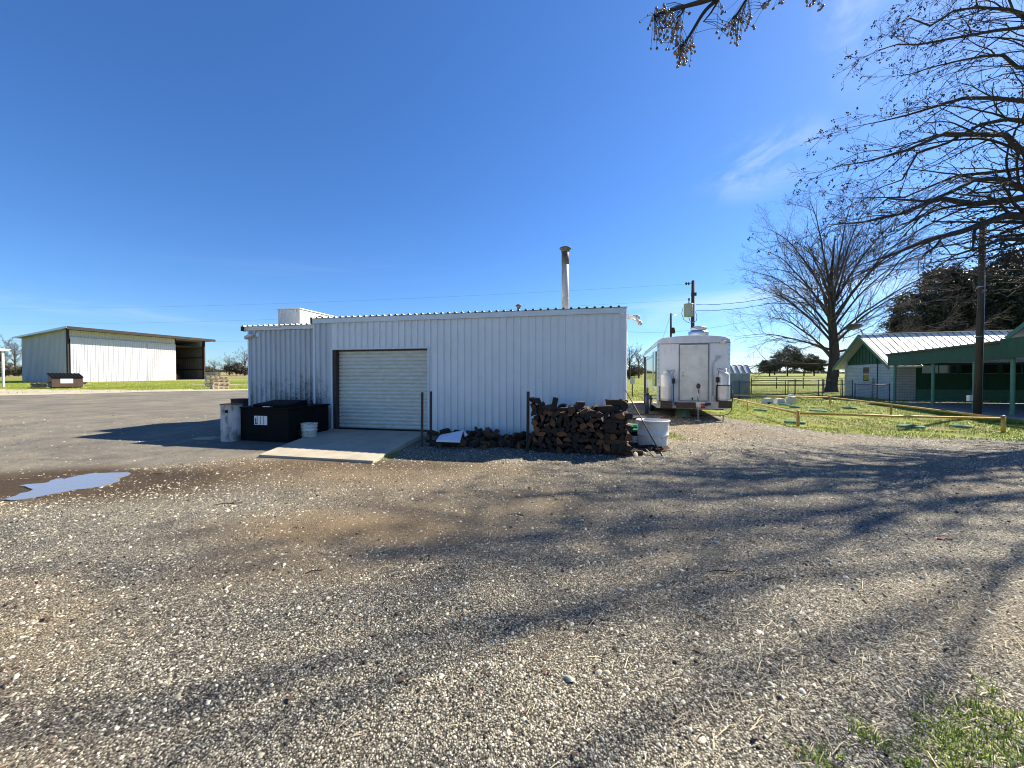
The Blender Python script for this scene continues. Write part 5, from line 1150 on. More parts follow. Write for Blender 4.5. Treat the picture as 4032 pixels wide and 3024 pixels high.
w0 = at(2698, 1118, 29.8) - p1b; w1 = at(2726, 1114, 29.95) - p1b; b.tube([w0, w1], .03, 6); b.box((p1t - p1b).x - .2, (p1t - p1b).x + .2, -.18, -.1, 8.0 - p1b.z, 8.25 - p1b.z); b.build('insulator', 'dark_steel', P1)
p2t = at(2642, 1234, 48); p2b = Vector((p2t.x, 48, gz(p2t.x, 48))); P2 = upole(p2b, p2t, .13, 'farther utility pole showing left behind the trailer roof')
b = MB(); w = at(2651, 1300, 47.7) - p2b; b.lathe((w.x, w.y, w.z - .4), [(0, 0), (.22, 0), (.22, .7), (0, .75)], 14); b.build('transformer', 'dark_steel', P2)
b = MB(); b.tube([p2t - p2b + Vector((0, 0, -.15)), at(2664, 1241, 48) - p2b], .03, 6); b.build('arm', 'galvanised', P2)
def wire(a, c, sag, r, lab, n=24, name='power_line', mat='cable', wavy=0):
    a = Vector(a); c = Vector(c); pts = []
    for i in range(n + 1):
        t_ = i / n; p = a.lerp(c, t_); p.z -= sag * 4 * t_ * (1 - t_) ; p.z += wavy * math.sin(i * 1.9); pts.append(p - a)
    b = MB(); b.tube(pts, r, 5); o = b.build(name, mat); o.location = a; return tag(o, lab, 'wire', 'overhead wires')
a0 = at(2695, 1119, 29.8)
wire(a0, at(-600, 1200, 60), 1.1, .005, 'topmost thin power line crossing the sky to the left')
wire(at(2712, 1180, 29.8), at(-600, 1262, 60), 1.1, .005, 'second thin power line below the topmost one')
wire(at(2470, 1306, 60), at(-600, 1320, 100), 1.6, .010, 'low thin power line crossing behind the roofs')
pr2 = ntp + Vector((-.1, .1, -.1))
wire(at(2740, 1199, 30), at(3866, 872, 15.7), .95, .017, 'upper thick twisted service wire from the transformer pole to the near pole', 44, wavy=.015)
wire(at(2741, 1222, 30), at(3866, 895, 15.7), .95, .017, 'lower thick twisted service wire below the other one', 44, wavy=.015)
wire(at(2734, 1138, 30), gp(2905, 1566) + Vector((0, 8, 0)), 0, .014, 'taut guy wire slanting down right from the transformer pole', 2, 'guy_wire')
wire(at(2642, 1238, 48), at(2610, 1330, 48), 0, .014, 'thin guy wire slanting left from the farther pole', 2, 'guy_wire')
wire(at(2471, 1306, 60), at(3000, 1250, 55), .8, .014, 'faint thin line passing behind the trailer fan')

# ------------------------------------------------------------------ small shed
sp = gp(2916, 1569); SH = thing('metal_shed', sp + Vector((0, .3, 0)), R(-6), 'small grey metal garden shed right behind the trailer', 'shed'); f2 = Fr(SH)
xr = f2.y(2953, 1520, 0).x; zw = f2.y(2930, 1471, 0).z; z2 = f2.y(2940, 1443, .7).z; xl = xr - 2.3
b = MB(); b.ribs(xl, xr, 0, zw, 0, sp=.25, w=.03, h=.015); b.ribs(0, 2.0, 0, zw, xr, sp=.25, w=.03, h=.015, ax='y', flip=-1); b.ribs(0, 2.0, 0, zw, xl, sp=.25, w=.03, h=.015, ax='y'); b.ribs(xl, xr, 0, zw, 2.0, sp=.25, w=.03, h=.015); b.build('wall', 'shed_metal', SH)
b = MB(); y = [(-.08, zw), (.42, z2 - .02), (1.0, z2 + .06), (1.6, z2 - .02), (2.08, zw)]
for (y0_, z0_), (y1_, z1_) in zip(y, y[1:]): b.prism([(y0_, z0_), (y1_, z1_), (y1_, z1_ + .04), (y0_, z0_ + .04)], xl - .05, xr + .05, axis='x')
b.prism([(a_, c_ - .01) for a_, c_ in y], xr - .02, xr + .0, axis='x')
b.build('roof', 'roof_metal', SH)
b = MB()
for i in range(7):
    x = xr + .03 - i * .38
    for (y0_, z0_), (y1_, z1_) in zip(y[:2], y[1:3]): b.prism([(y0_ - .01, z0_ + .041), (y1_ - .01, z1_ + .041), (y1_ - .01, z1_ + .09), (y0_ - .01, z0_ + .09)], x - .025, x + .015, axis='x')
b.build('roof_seam', 'dark_steel', SH)

# ------------------------------------------------------------------ yellow pipe rail
A_, B_, C_ = gp(3142, 1678), gp(3950, 1702), gp(3267, 1592)
D_ = gp(2943, 1619); E_ = A_ + (D_ - A_) * 1.42; E_.z = gz(E_.x, E_.y); F_ = gp(3508, 1633)
G_ = gp(2890, 1582); 
yr = thing('pipe_rail', A_, 0, 'low yellow pipe railing around the grassy septic patch', 'railing')
def post(p, h, r=.045):
    b = MB(); l_ = p - A_; b.tube([l_ + Vector((0, 0, -.1)), l_ + Vector((0, 0, h))], r, 12); b.lathe((l_.x, l_.y, l_.z + h), [(r * 1.1, -.0), (r * 1.1, .012), (r * .6, .03), (0, .035)], 12); b.build('post', 'yellow_paint', yr)
PH = .42
for p in (A_, B_, C_): post(p, PH + .03)
for p in (D_, F_): post(p, PH - .04, .036)
def rail(p, q, sag=0):
    b = MB(); a, c = p - A_ + Vector((0, 0, PH - .03)), q - A_ + Vector((0, 0, PH - .03)); m_ = (a + c) / 2 + Vector((0, 0, sag)); b.tube([a, m_, c], .032, 10); b.build('rail', 'yellow_paint', yr)
rail(A_, B_, -.015); rail(A_, E_, 0); rail(C_, B_, .01); rail(G_, C_, .0)
tagless = None
# septic lids
lids = [(2994, 1618, .40, 'round green tank lid nearest the trailer'), (3087, 1596, .42, 'green tank lid beside the middle grey riser box'), (3128, 1605, .35, 'small green lid below the tilted riser box'), (3222, 1621, .5, 'bright green tank lid in the middle of the fenced grass'),
        (3344, 1609, .45, 'green lid near the far corner post of the yellow rail'), (3129, 1667, .45, 'green lid outside the near yellow corner post'), (3586, 1685, .5, 'large pale green lid outside the near yellow rail'), (3782, 1684, .38, 'small pale lid farthest right outside the yellow rail')]
for px, py, r, lab in lids:
    p = gp(px, py); o = thing('tank_lid', p, 0, lab, 'tank lid', 'green septic tank lids'); r *= .62
    b = MB(); b.lathe((0, 0, 0), [(r, -.05), (r, .05), (r * .95, .07), (r * .4, .085), (0, .09)], 28); b.build('cover', 'pale_green_plastic', o)
    b = MB()
    for k in range(1): b.lathe((0, 0, .07), [(r * .55, 0), (r * .6, .022), (r * .65, 0)], 24)
    for k in range(0): a = k * .785; T = Matrix.Rotation(a, 4, 'Z'); b.box(r * .45, r * .9, -.012, .012, .074, .092, T=T)
    b.build('rib', 'pale_green_plastic', o)
for i, (px, py, lab) in enumerate(((3021, 1590, 'grey tapered riser box, left one of the two upright ones'), (3069, 1592, 'grey tapered riser box, right one of the two upright ones'), (3115, 1594, 'grey riser box tipped on its side with junk on top'))):
    p = gp(px, py); s_ = 33 / F * p.y / 2; o = thing('riser_box', p, R(-8) if i < 2 else R(12), lab, 'box', 'grey riser boxes'); h = 1.35 * s_
    b = MB()
    if i < 2:
        b.add([(-s_, -s_, 0), (s_, -s_, 0), (s_, s_, 0), (-s_, s_, 0), (-s_ * .68, -s_ * .68, h), (s_ * .68, -s_ * .68, h), (s_ * .68, s_ * .68, h), (-s_ * .68, s_ * .68, h)], [(3, 2, 1, 0), (4, 5, 6, 7), (0, 1, 5, 4), (1, 2, 6, 5), (2, 3, 7, 6), (3, 0, 4, 7)])
        b.build('body', 'bone_plastic', o, bev=.02); b = MB(); b.box(-s_ * .35, s_ * .4, -s_ * 1.03, -s_ * .9, 0, h * .3); b.build('notch', 'black_paint', o)
    else:
        T = Matrix.Rotation(R(-7), 4, 'Y'); b.box(-s_ * .9, s_ * .9, -s_ * .7, s_ * .7, .04, s_ * 1.9, T=T); b.build('body', 'bone_plastic', o, bev=.02)
        b = MB(); b.box(-s_ * .45, s_ * .3, -.1, .1, s_ * 1.9 + .03, s_ * 1.9 + .14); b.build('rag', 'sign_white', o)

# ------------------------------------------------------------------ chain-link fences and gates
def chainlink(name, pts, h, lab, mat='fence_steel', gap=.075, postr=.03, mesh=True, cat='fence', rails=(1.0,), extra=0):
    o = thing(name, pts[0], 0, lab, cat); p0 = pts[0]
    for a, c in zip(pts, pts[1:]):
        b = MB(); 
        for rr in rails: b.tube([a - p0 + Vector((0, 0, h * rr)), c - p0 + Vector((0, 0, h * rr))], postr * .75, 8)
        b.build('rail', mat, o)
        if mesh:
            ln = (c - a).length; n_ = int(ln / gap); d = (c - a) / n_; b = MB(); kk = int(h / gap)
            for i in range(-kk, n_):
                for sgn in (1, -1):
                    s0, s1 = (i, i + kk) if sgn > 0 else (i + kk, i); z0_, z1_ = 0., h
                    t0, t1 = 0., 1.
                    def cl(s): return min(max(s, 0), n_)
                    u0, u1 = cl(s0), cl(s1); f0 = (u0 - s0) / (s1 - s0); f1 = (u1 - s0) / (s1 - s0)
                    q0 = a - p0 + d * u0 + Vector((0, 0, h * f0)); q1 = a - p0 + d * u1 + Vector((0, 0, h * f1))
                    b.tube([q0, q1], .0032, 3, cap=False, smooth=False)
            b.build('wire_mesh', mat, o)
    for p in pts:
        b = MB(); l_ = p - p0; b.tube([l_ + Vector((0, 0, -.1)), l_ + Vector((0, 0, h + .06))], postr, 10); b.lathe((l_.x, l_.y, l_.z + h + .06), [(postr * 1.2, 0), (postr, .03), (0, .05)], 10); b.build('post', mat, o)
    return o
def fp(px, Y): q = at(px, 1500, Y); return Vector((q.x, Y, gz(q.x, Y)))
ch = lambda Y, py: 1
chainlink('chain_link_fence', [fp(2880, 26.6), fp(2911, 26.8), fp(3093, 27.4)], 1.15, 'dark chain-link fence run in front of the small grey shed')
chainlink('chain_link_gate', [fp(3103, 27.5), fp(3224, 27.9)], 1.2, 'chain-link gate between the shed fence and the big tree', cat='gate')
chainlink('chain_link_fence', [fp(3238, 28), fp(3312, 28.6)], 1.25, 'short chain-link panel in front of the big bare tree trunk')
chainlink('chain_link_fence', [fp(3318, 28.8), fp(3357, 27.8)], 1.2, 'short chain-link panel meeting the white brick house corner')
chainlink('chain_link_gate', [fp(3367, 24.8), fp(3503, 22.9)], 1.05, 'blue-framed chain-link gate in front of the white brick wall', mat='blue_paint', cat='gate')
chainlink('pipe_fence', [fp(2958, 46), fp(3058, 46), fp(3163, 46), fp(3260, 46), fp(3350, 46)], 1.25, 'rusty two-rail pipe fence crossing the pasture behind the chain-link', mat='rusty_steel', mesh=False, rails=(1.0, .4), postr=.05)
chainlink('pipe_fence', [fp(2958, 34), fp(3131, 34), fp(3244, 34)], 1.15, 'dark pipe fence between the shed and the bare tree', mat='dark_steel', mesh=False, rails=(1.0, .62), postr=.045)
p = fp(2490, 24); o = thing('marker_post', p, 0, 'small metal box on a post in the grass seen through the gap', 'post')
b = MB(); b.tube([(0, 0, 0), (0, 0, 1.15)], .035, 8); b.build('stake', 'dark_steel', o); b = MB(); b.box(-.13, .13, -.06, .06, .85, 1.22); b.build('box', 'transformer_grey', o, bev=.01)
b = MB(); t_ = at(2976, 1415, 160); p = fp(2976, 160); b.tube([(0, 0, 0), (0, 0, t_.z - p.z)], .12, 8); o = b.build('distant_mast', 'galvanised'); o.location = p; tag(o, 'thin mast on the far skyline right of the small shed', 'mast')

# ------------------------------------------------------------------ trees
def npt(B, R_, ns):
    """tubes for a batch of polylines B (n,k,3), radii R_ (n,k)"""
    n, k, _ = B.shape; T = np.gradient(B, axis=1); T /= np.linalg.norm(T, axis=2, keepdims=True) + 1e-9
    ref = np.where(np.abs(T[:, :1, 2:3]) < .8, np.array([0, 0, 1.]), np.array([1., 0, 0])); ref = np.broadcast_to(ref, T.shape)
    a = np.cross(T, ref); a /= np.linalg.norm(a, axis=2, keepdims=True) + 1e-9; b = np.cross(T, a)
    an = np.arange(ns) * 2 * np.pi / ns
    V = B[:, :, None] + (a[:, :, None] * np.cos(an)[None, None, :, None] + b[:, :, None] * np.sin(an)[None, None, :, None]) * R_[:, :, None, None]
    idx = np.arange(n * k * ns).reshape(n, k, ns); j2 = (np.arange(ns) + 1) % ns
    Fq = np.stack([idx[:, :-1], idx[:, :-1][..., j2], idx[:, 1:][..., j2], idx[:, 1:]], -1).reshape(-1, 4)
    return V.reshape(-1, 3), Fq
def child(rg, B, R_, nper, k, lfac, ang, tmin, wander, trop, rfac=.62, rmin=.003, lref=None, tmax=.98):
    n, K, _ = B.shape; pid = np.repeat(np.arange(n), nper); m = len(pid)
    t = tmin + (tmax - tmin) * (np.tile(np.arange(nper), n) + rg.random(m)) / nper
    s = t * (K - 1); i0 = np.clip(s.astype(int), 0, K - 2); fr = (s - i0)[:, None]
    p = B[pid, i0] * (1 - fr) + B[pid, i0 + 1] * fr; T = B[pid, i0 + 1] - B[pid, i0]; T /= np.linalg.norm(T, axis=1, keepdims=True) + 1e-9
    r0 = R_[pid, i0] * (1 - fr[:, 0]) + R_[pid, i0 + 1] * fr[:, 0]
    Lp = np.linalg.norm(np.diff(B, axis=1), axis=2).sum(1)[pid] if lref is None else lref
    rd = rg.normal(size=(m, 3)); rd -= T * (rd * T).sum(1, keepdims=True); rd /= np.linalg.norm(rd, axis=1, keepdims=True) + 1e-9
    a = ang * (.7 + .6 * rg.random(m)); d = T * np.cos(a)[:, None] + rd * np.sin(a)[:, None]
    ln = Lp * lfac * (1.15 - .6 * t) * (.6 + .7 * rg.random(m)); st = ln / (k - 1)
    out = np.zeros((m, k, 3)); out[:, 0] = p; cur = d
    for q in range(1, k):
        cur = cur + rg.normal(size=(m, 3)) * wander + np.array(trop) ; cur /= np.linalg.norm(cur, axis=1, keepdims=True); out[:, q] = out[:, q - 1] + cur * st[:, None]
    rs = np.clip(r0 * rfac * (.7 + .4 * rg.random(m)), rmin, None); re = np.clip(rs * .35, rmin * .7, None)
    rr = rs[:, None] + (re - rs)[:, None] * np.linspace(0, 1, k)[None]
    return out, rr
def resample(pts, rads, k):
    pts = np.array([tuple(p) for p in pts]); d = np.r_[0, np.cumsum(np.linalg.norm(np.diff(pts, axis=0), axis=1))]; t = np.linspace(0, d[-1], k)
    # smooth by catmull via cubic interpolation of coarse points
    P_ = np.stack([np.interp(t, d, pts[:, i]) for i in range(3)], 1)
    for _ in range(2): P_[1:-1] = .25 * P_[:-2] + .5 * P_[1:-1] + .25 * P_[2:]
    return P_, np.interp(t, d, rads)
def merge(parts):
    V, Fq, o = [], [], 0
    for v, f_ in parts: V.append(v); Fq.append(f_ + o); o += len(v)
    return np.concatenate(V), np.concatenate(Fq)
def blob_pts(P_, r, rg):
    """little octahedra at points"""
    o8 = np.array([[1, 0, 0], [-1, 0, 0], [0, 1, 0], [0, -1, 0], [0, 0, 1], [0, 0, -1.]]); f8 = np.array([[0, 2, 4], [2, 1, 4], [1, 3, 4], [3, 0, 4], [2, 0, 5], [1, 2, 5], [3, 1, 5], [0, 3, 5]])
    n = len(P_); V = P_[:, None] + o8[None] * (r * (.7 + .6 * rg.random(n)))[:, None, None] * (.8 + .4 * rg.random((n, 6, 1)))
    return V.reshape(-1, 3), (f8[None] + (np.arange(n) * 6)[:, None, None]).reshape(-1, 3)
def ico_pts(P_, r, rg):
    bm = bmesh.new(); bmesh.ops.create_icosphere(bm, subdivisions=2, radius=1); v = np.array([tuple(x.co) for x in bm.verts]); fc = np.array([[q.index for q in x.verts] for x in bm.faces]); bm.free()
    n = len(P_); V = P_[:, None] + v[None] * (r * (.8 + .4 * rg.random(n)))[:, None, None]
    return V.reshape(-1, 3), (fc[None] + (np.arange(n) * len(v))[:, None, None]).reshape(-1, 3)

# big berry tree at the right: limbs traced where they cross the view, trunk just outside it
def berry_tree():
    rg = np.random.default_rng(21); tx, ty = 22.0, 12.0; base = Vector((tx, ty, gz(tx, ty)))
    root = thing('berry_tree', base, 0, 'large bare tree with dark berry clusters whose limbs reach in from the right', 'tree')
    trunk = resample([(tx, ty, base.z - .2), (tx - .05, ty, 2), (tx - .3, ty, 4.2), (tx - .5, ty + .2, 7), (tx - .3, ty + .4, 10), (tx - .8, ty + .2, 14), (tx - .4, ty + .4, 19)], [.48, .36, .32, .25, .19, .14, .04], 20)
    limbs = [
        ([(4032, 554), (3920, 505), (3781, 505), (3677, 526), (3539, 589), (3400, 637), (3270, 668)], 5.6, 11.0, 10.4, .12),
        ([(4032, 332), (3885, 388), (3677, 415), (3539, 443), (3330, 520)], 6.8, 12.0, 11.4, .10),
        ([(4032, 764), (3970, 756), (3858, 761), (3691, 795), (3580, 834), (3413, 873), (3270, 905)], 4.6, 10.2, 9.4, .16),
        ([(4032, 809), (3886, 862), (3691, 934), (3524, 984), (3357, 1045)], 4.2, 9.8, 9.2, .16),
        ([(4032, 700), (3900, 690), (3740, 740), (3560, 800), (3380, 850)], 4.9, 10.8, 9.2, .11),
        ([(4032, 118), (3885, 118), (3712, 159), (3539, 187), (3470, 208)], 8.8, 13.2, 11.6, .085),
        ([(4032, 35), (3816, 30), (3643, 83), (3480, 111)], 9.5, 13.5, 12.6, .085),
        ([(4032, 215), (3900, 190), (3712, 256), (3480, 312)], 8.0, 13.8, 13.2, .085),
        ([(4032, 440), (3880, 470), (3700, 560), (3520, 700), (3400, 760)], 6.2, 11.4, 10.8, .09),
        ([(4032, 640), (3920, 620), (3800, 690), (3650, 760), (3480, 790), (3300, 780)], 5.2, 11.9, 12.2, .09),
        ([(4032, 850), (3980, 900), (3950, 980), (3925, 1060)], 4.2, 10.6, 10.0, .05),
        ([(4032, 930), (3950, 940), (3800, 1000), (3650, 1060)], 4.0, 10.4, 9.6, .10),
        ([(4032, -160), (3880, -140), (3740, -100), (3640, -40)], 10.8, 13.0, 11.0, .08),
        ([(4100, -150), (3850, -230), (3640, -260), (3480, -170)], 11, 13.5, 13.0, .06), ([(4000, -380), (3700, -430), (3450, -330)], 12.5, 14.5, 14.5, .065), ([(4050, -560), (3800, -650), (3600, -600)], 14, 13.5, 13.0, .065), ([(4000, -250), (3800, -330), (3560, -120)], 13, 15.5, 17.5, .065),
        ([(4300, -500), (4000, -800)], 12, 11.5, 8.5, .055),
        ([(15, 9.6, 7.0), (12.2, 8.1, 8.6), (9.8, 6.2, 9.8), (8.0, 5.2, 10.2)], 6.0, 0, 0, .05),
        ([(17, 10.5, 7.8), (14, 9.6, 9.5), (11.4, 8.9, 10.6)], 6.5, 0, 0, .06),
        ([(15, 10.5, 9.5), (11.5, 9.2, 12.0), (9.0, 7.8, 13.2)], 8.0, 0, 0, .06),
    ]
    Ps, Rs = [], []
    for px, zf, Ya, Yb, r in limbs:
        k = len(px); pts = []
        zz = zf; t0 = Vector((tx - .45, ty, zz - .9)) 
        pts.append(t0)
        for i, a in enumerate(px): pts.append(at(a[0], a[1], Ya + (Yb - Ya) * i / (k - 1)) if len(a) == 2 else Vector(a))
        rad = [r * .85] + [r * (1 - i / (k - 1)) ** .85 * .58 + .005 for i in range(k)]
        P_, R_ = resample(pts, rad, 14); P_[1:-1] += rg.normal(size=(12, 3)) * .11; P_[-1] += rg.normal(size=3) * .1; Ps.append(P_); Rs.append(R_)
    B0 = np.array(Ps); R0 = np.array(Rs)
    # outward limbs for the unseen side of the crown
    tb, trd = trunk[0][None], trunk[1][None]
    Bx, Rx = child(rg, tb, trd, 10, 14, .50, .9, .4, .10, (0.05, -0.02, .05), .42, .02)
    kp = (Bx[:, -1, 0] > tx - .6) | (Bx[:, -1, 2] > 17); Bx, Rx = Bx[kp], Rx[kp]
    nv = len(B0) - 3
    B1, R1 = child(rg, B0[:nv], R0[:nv], 15, 10, .40, .42, .30, .11, (-.02, 0, -.03), .5, .006, tmax=1.0, lref=6.6)
    B1b, R1b = child(rg, B0[nv:], R0[nv:], 5, 10, .36, .6, .25, .13, (0, 0, 0), .5, .006, lref=6)
    Bx1, Rx1 = child(rg, Bx, Rx, 5, 8, .5, .65, .3, .12, (0, 0, .0), .55, .006)
    B1 = np.concatenate([B1, B1b]); R1 = np.concatenate([R1, R1b])
    B2, R2 = child(rg, B1, R1, 6, 7, .48, .65, .12, .17, (-.01, 0, -.015), .6, .005, tmax=1.0)
    Bx2, Rx2 = child(rg, Bx1, Rx1, 4, 5, .5, .7, .2, .16, (0, 0, 0), .5, .005)
    B3, R3 = child(rg, B2, R2, 3, 5, .50, .75, .2, .22, (0, 0, .03), .65, .004, tmax=1.0)
    V, Fq = merge([npt(*[x for x in (trunk[0][None], trunk[1][None])], 18), npt(B0, R0, 10), npt(Bx, Rx, 9)])
    lb = np.array(base)
    npmesh('trunk', V - lb, Fq, 'tree_bark', root, smooth=True)
    V, Fq = merge([npt(B1, R1, 6), npt(Bx1, Rx1, 5), npt(B2, R2, 4), npt(Bx2, Rx2, 3), npt(B3, R3, 3)])
    npmesh('twigs', V - lb, Fq, 'twig', root, smooth=True)
    # berry clusters at tips
    tips = np.concatenate([B3[:, -1], B2[:, -1]]); tips = tips[rg.random(len(tips)) < .22]
    c = np.repeat(tips, 5, 0) + rg.normal(size=(len(tips) * 5, 3)) * .028 - np.array([0, 0, .03])
    V, Ft = blob_pts(c, .021, rg); npmesh('berry_cluster', V - lb, Ft, 'berry_dark', root)
    # denser hanging clusters low on the right
    return root
berry_tree()

def overhead_tree():
    """tree behind the viewer; one berry-hung branch reaches over the top of the view"""
    rg = np.random.default_rng(5); tx, ty = 4.6, -3.2; base = Vector((tx, ty, gz(tx, ty)))
    root = thing('chinaberry_tree', base, 0, 'tree overhead with a branch of tan berries hanging into the top of the view', 'tree'); lb = np.array(base)
    tk = resample([(tx, ty, base.z - .2), (tx, ty, 1.5), (tx - .2, ty + .3, 3.2), (tx - .1, ty + .2, 6), (tx + .4, ty - .4, 9)], [.26, .2, .17, .12, .05], 12)
    Y = 2.25
    main = resample([(tx - .2, ty + .3, 3.0), (3.3, -.6, 4.6), (2.2, 1.6, 4.15), at(3080, -60, Y), at(2900, -15, Y), at(2760, 0, Y), at(2640, 55, Y), at(2575, 58, Y)], [.13, .08, .05, .018, .015, .013, .009, .005], 26)
    subs = [([at(2830, -6, Y), at(2775, 40, Y), at(2722, 130, Y), at(2700, 165, Y), at(2680, 190, Y)], [.011, .010, .008, .006, .004]),
            ([at(2960, -30, Y), at(2925, 20, Y), at(2900, 60, Y), at(2885, 70, Y)], [.009, .007, .006, .004]),
            ([at(2830, 0, Y), at(2800, 50, Y), at(2770, 85, Y)], [.007, .005, .003]),
            ([at(2700, 20, Y), at(2690, 45, Y), at(2680, 60, Y)], [.007, .005, .003]),
            ([at(3150, -60, Y), at(3060, -25, Y), at(3030, 5, Y)], [.008, .006, .003]),
            ([at(3300, -80, Y + .1), at(3230, -30, Y), at(3200, 0, Y)], [.008, .006, .003])]
    lim = [resample([(tx - .1, ty + .2, 4 + i * .5), (tx + 1.4 * math.cos(i * 1.3 + 4), ty - .4 + 1.4 * math.sin(i * 1.3 + 4), 5.5 + i * .5), (tx + 3 * math.cos(i * 1.3 + 4.2), ty - .8 + 2.4 * math.sin(i * 1.3 + 4.2), 6.5 + i * .5)], [.1, .06, .02], 12) for i in range(6)]
    Bl = np.array([l[0] for l in lim]); Rl = np.array([l[1] for l in lim])
    Bc, Rc = child(rg, Bl, Rl, 8, 7, .5, .7, .3, .14, (0, 0, 0), .5, .006); Bd, Rd = child(rg, Bc, Rc, 5, 5, .5, .7, .2, .18, (0, 0, 0), .5, .004)
    ss = [resample(a, b_, 12) for a, b_ in subs]
    Sb = np.array([s_[0] for s_ in ss]); Sr = np.array([s_[1] for s_ in ss])
    V, Fq = merge([npt(tk[0][None], tk[1][None], 16), npt(main[0][None], main[1][None], 10), npt(Bl, Rl, 8)]); npmesh('trunk', V - lb, Fq, 'tree_bark', root, smooth=True)
    # berries hanging on stalks from given spots
    cl = [(2600, 95, 50, 60, 42), (2650, 120, 45, 75, 60), (2685, 205, 28, 45, 60), (2720, 185, 20, 20, 12), (2620, 40, 50, 30, 24), (2870, 105, 35, 35, 18), (2930, 85, 40, 35, 22), (2895, 140, 40, 35, 14), (2960, 60, 20, 20, 7), (2852, 30, 12, 20, 4), (3020, 18, 22, 16, 12), (3075, 2, 25, 6, 6), (3200, 8, 30, 14, 9), (3225, 25, 12, 12, 4)]
    CL = []; stalks = []; allb = np.concatenate([main[0][12:]] + [s_[0] for s_ in ss])
    for cx, cy, sx, sy, n in cl:
        P_ = []; CL.append(P_)
        for _ in range(n):
            p = np.array(at(cx + rg.normal() * sx * .55, cy + rg.normal() * sy * .5 + 8, Y + rg.normal() * .07)); P_.append(p)
            d = np.linalg.norm(allb - p - np.array([0, 0, .07]), axis=1); q = allb[d.argmin()]
            m1 = (p + q) / 2 + np.array([0, 0, .015]); stalks.append([q, m1, p])
    st = np.array(stalks); V, Fq = merge([npt(Bc, Rc, 5), npt(Bd, Rd, 3), npt(Sb, Sr, 7), npt(st, np.full(st.shape[:2], .0011), 4)]); npmesh('twigs', V - lb, Fq, 'twig', root, smooth=True)
    for P_ in CL: V, Ft = ico_pts(np.array(P_), .0068, rg); npmesh('berry_cluster', V - lb, Ft, 'berry', root, smooth=True)
overhead_tree()

def bare_tree(base, H, W_, r, seed, name, lab, group=None, lv=(15, 7, 6, 4), tw='pale_twig', first=.18, rmin=.010, parts=True, tk='tree_bark'):
    rg = np.random.default_rng(seed); root = thing(name, base, 0, lab, 'tree', group)
    fk = .40 * H
    T1 = resample([(0, 0, -.3), (0, 0, .4), (.02 * H, 0, .2 * H), (0, 0, .38 * H), (-.01 * H, 0, .6 * H), (.01 * H, 0, .84 * H)], [r * 1.6, r * 1.1, r * .95, r * .75, r * .4, r * .08], 20)
    limbs = []
    nl = lv[0]
    for i in range(nl):
        a = i * 2.4 + rg.random() * .5; t = first + (.52 - first) * (i / nl) ** .9; z0 = t * H
        ev = R(4 + 62 * (i / nl) + rg.normal() * 6); Lb = W_ * (1.12 - .12 * i / nl + .12 * (rg.random() - .3)); reach = Lb * math.cos(ev); up = Lb * math.sin(ev) * 1.12
        ca, sa = math.cos(a), math.sin(a)
        limbs.append(resample([(0, 0, z0), (ca * reach * .30, sa * reach * .30, z0 + up * .42 + .04 * W_), (ca * reach * .68, sa * reach * .68, z0 + up * .82 + .05 * W_), (ca * reach, sa * reach, z0 + up)], [r * .27, r * .17, r * .09, r * .03], 14))
    B0 = np.array([l[0] for l in limbs]); R0 = np.array([l[1] for l in limbs]); B0[:, 1:] += np.cumsum(rg.normal(size=B0[:, 1:].shape) * .012 * H / 10, axis=1) * 1.2
    B1, R1 = child(rg, B0, R0, lv[1], 9, .46, .6, .15, .12, (0, 0, .03), .55, rmin * 1.2)
    Bt, Rt = child(rg, T1[0][None], T1[1][None], 14, 9, .25, .6, .45, .1, (0, 0, .03), .4, rmin * 1.2)
    B1 = np.concatenate([B1, Bt]); R1 = np.concatenate([R1, Rt])
    B2, R2 = child(rg, B1, R1, lv[2], 6, .46, .65, .12, .15, (0, 0, .03), .5, rmin)
    V, Fq = merge([npt(T1[0][None], T1[1][None], 18), npt(B0, R0, 9)]); npmesh('trunk', V, Fq, tk, root, smooth=True)
    pl = [npt(B1, R1, 5), npt(B2, R2, 4)]
    if lv[3]: B3, R3 = child(rg, B2, R2, lv[3], 5, .5, .7, .1, .2, (0, 0, .04), .6, rmin * .8); pl.append(npt(B3, R3, 3))
    V, Fq = merge(pl); npmesh('crown', V, Fq, tw, root, smooth=True)
    return root
q = gp(3272, 1543); bare_tree(q, 15.6 * q.y / 33., 7.7 * q.y / 33., .38 * q.y / 33, 4, 'bare_tree', 'tall bare spreading tree with thick trunk left of the white brick house', lv=(27, 13, 9, 4), first=.13, rmin=.0068)

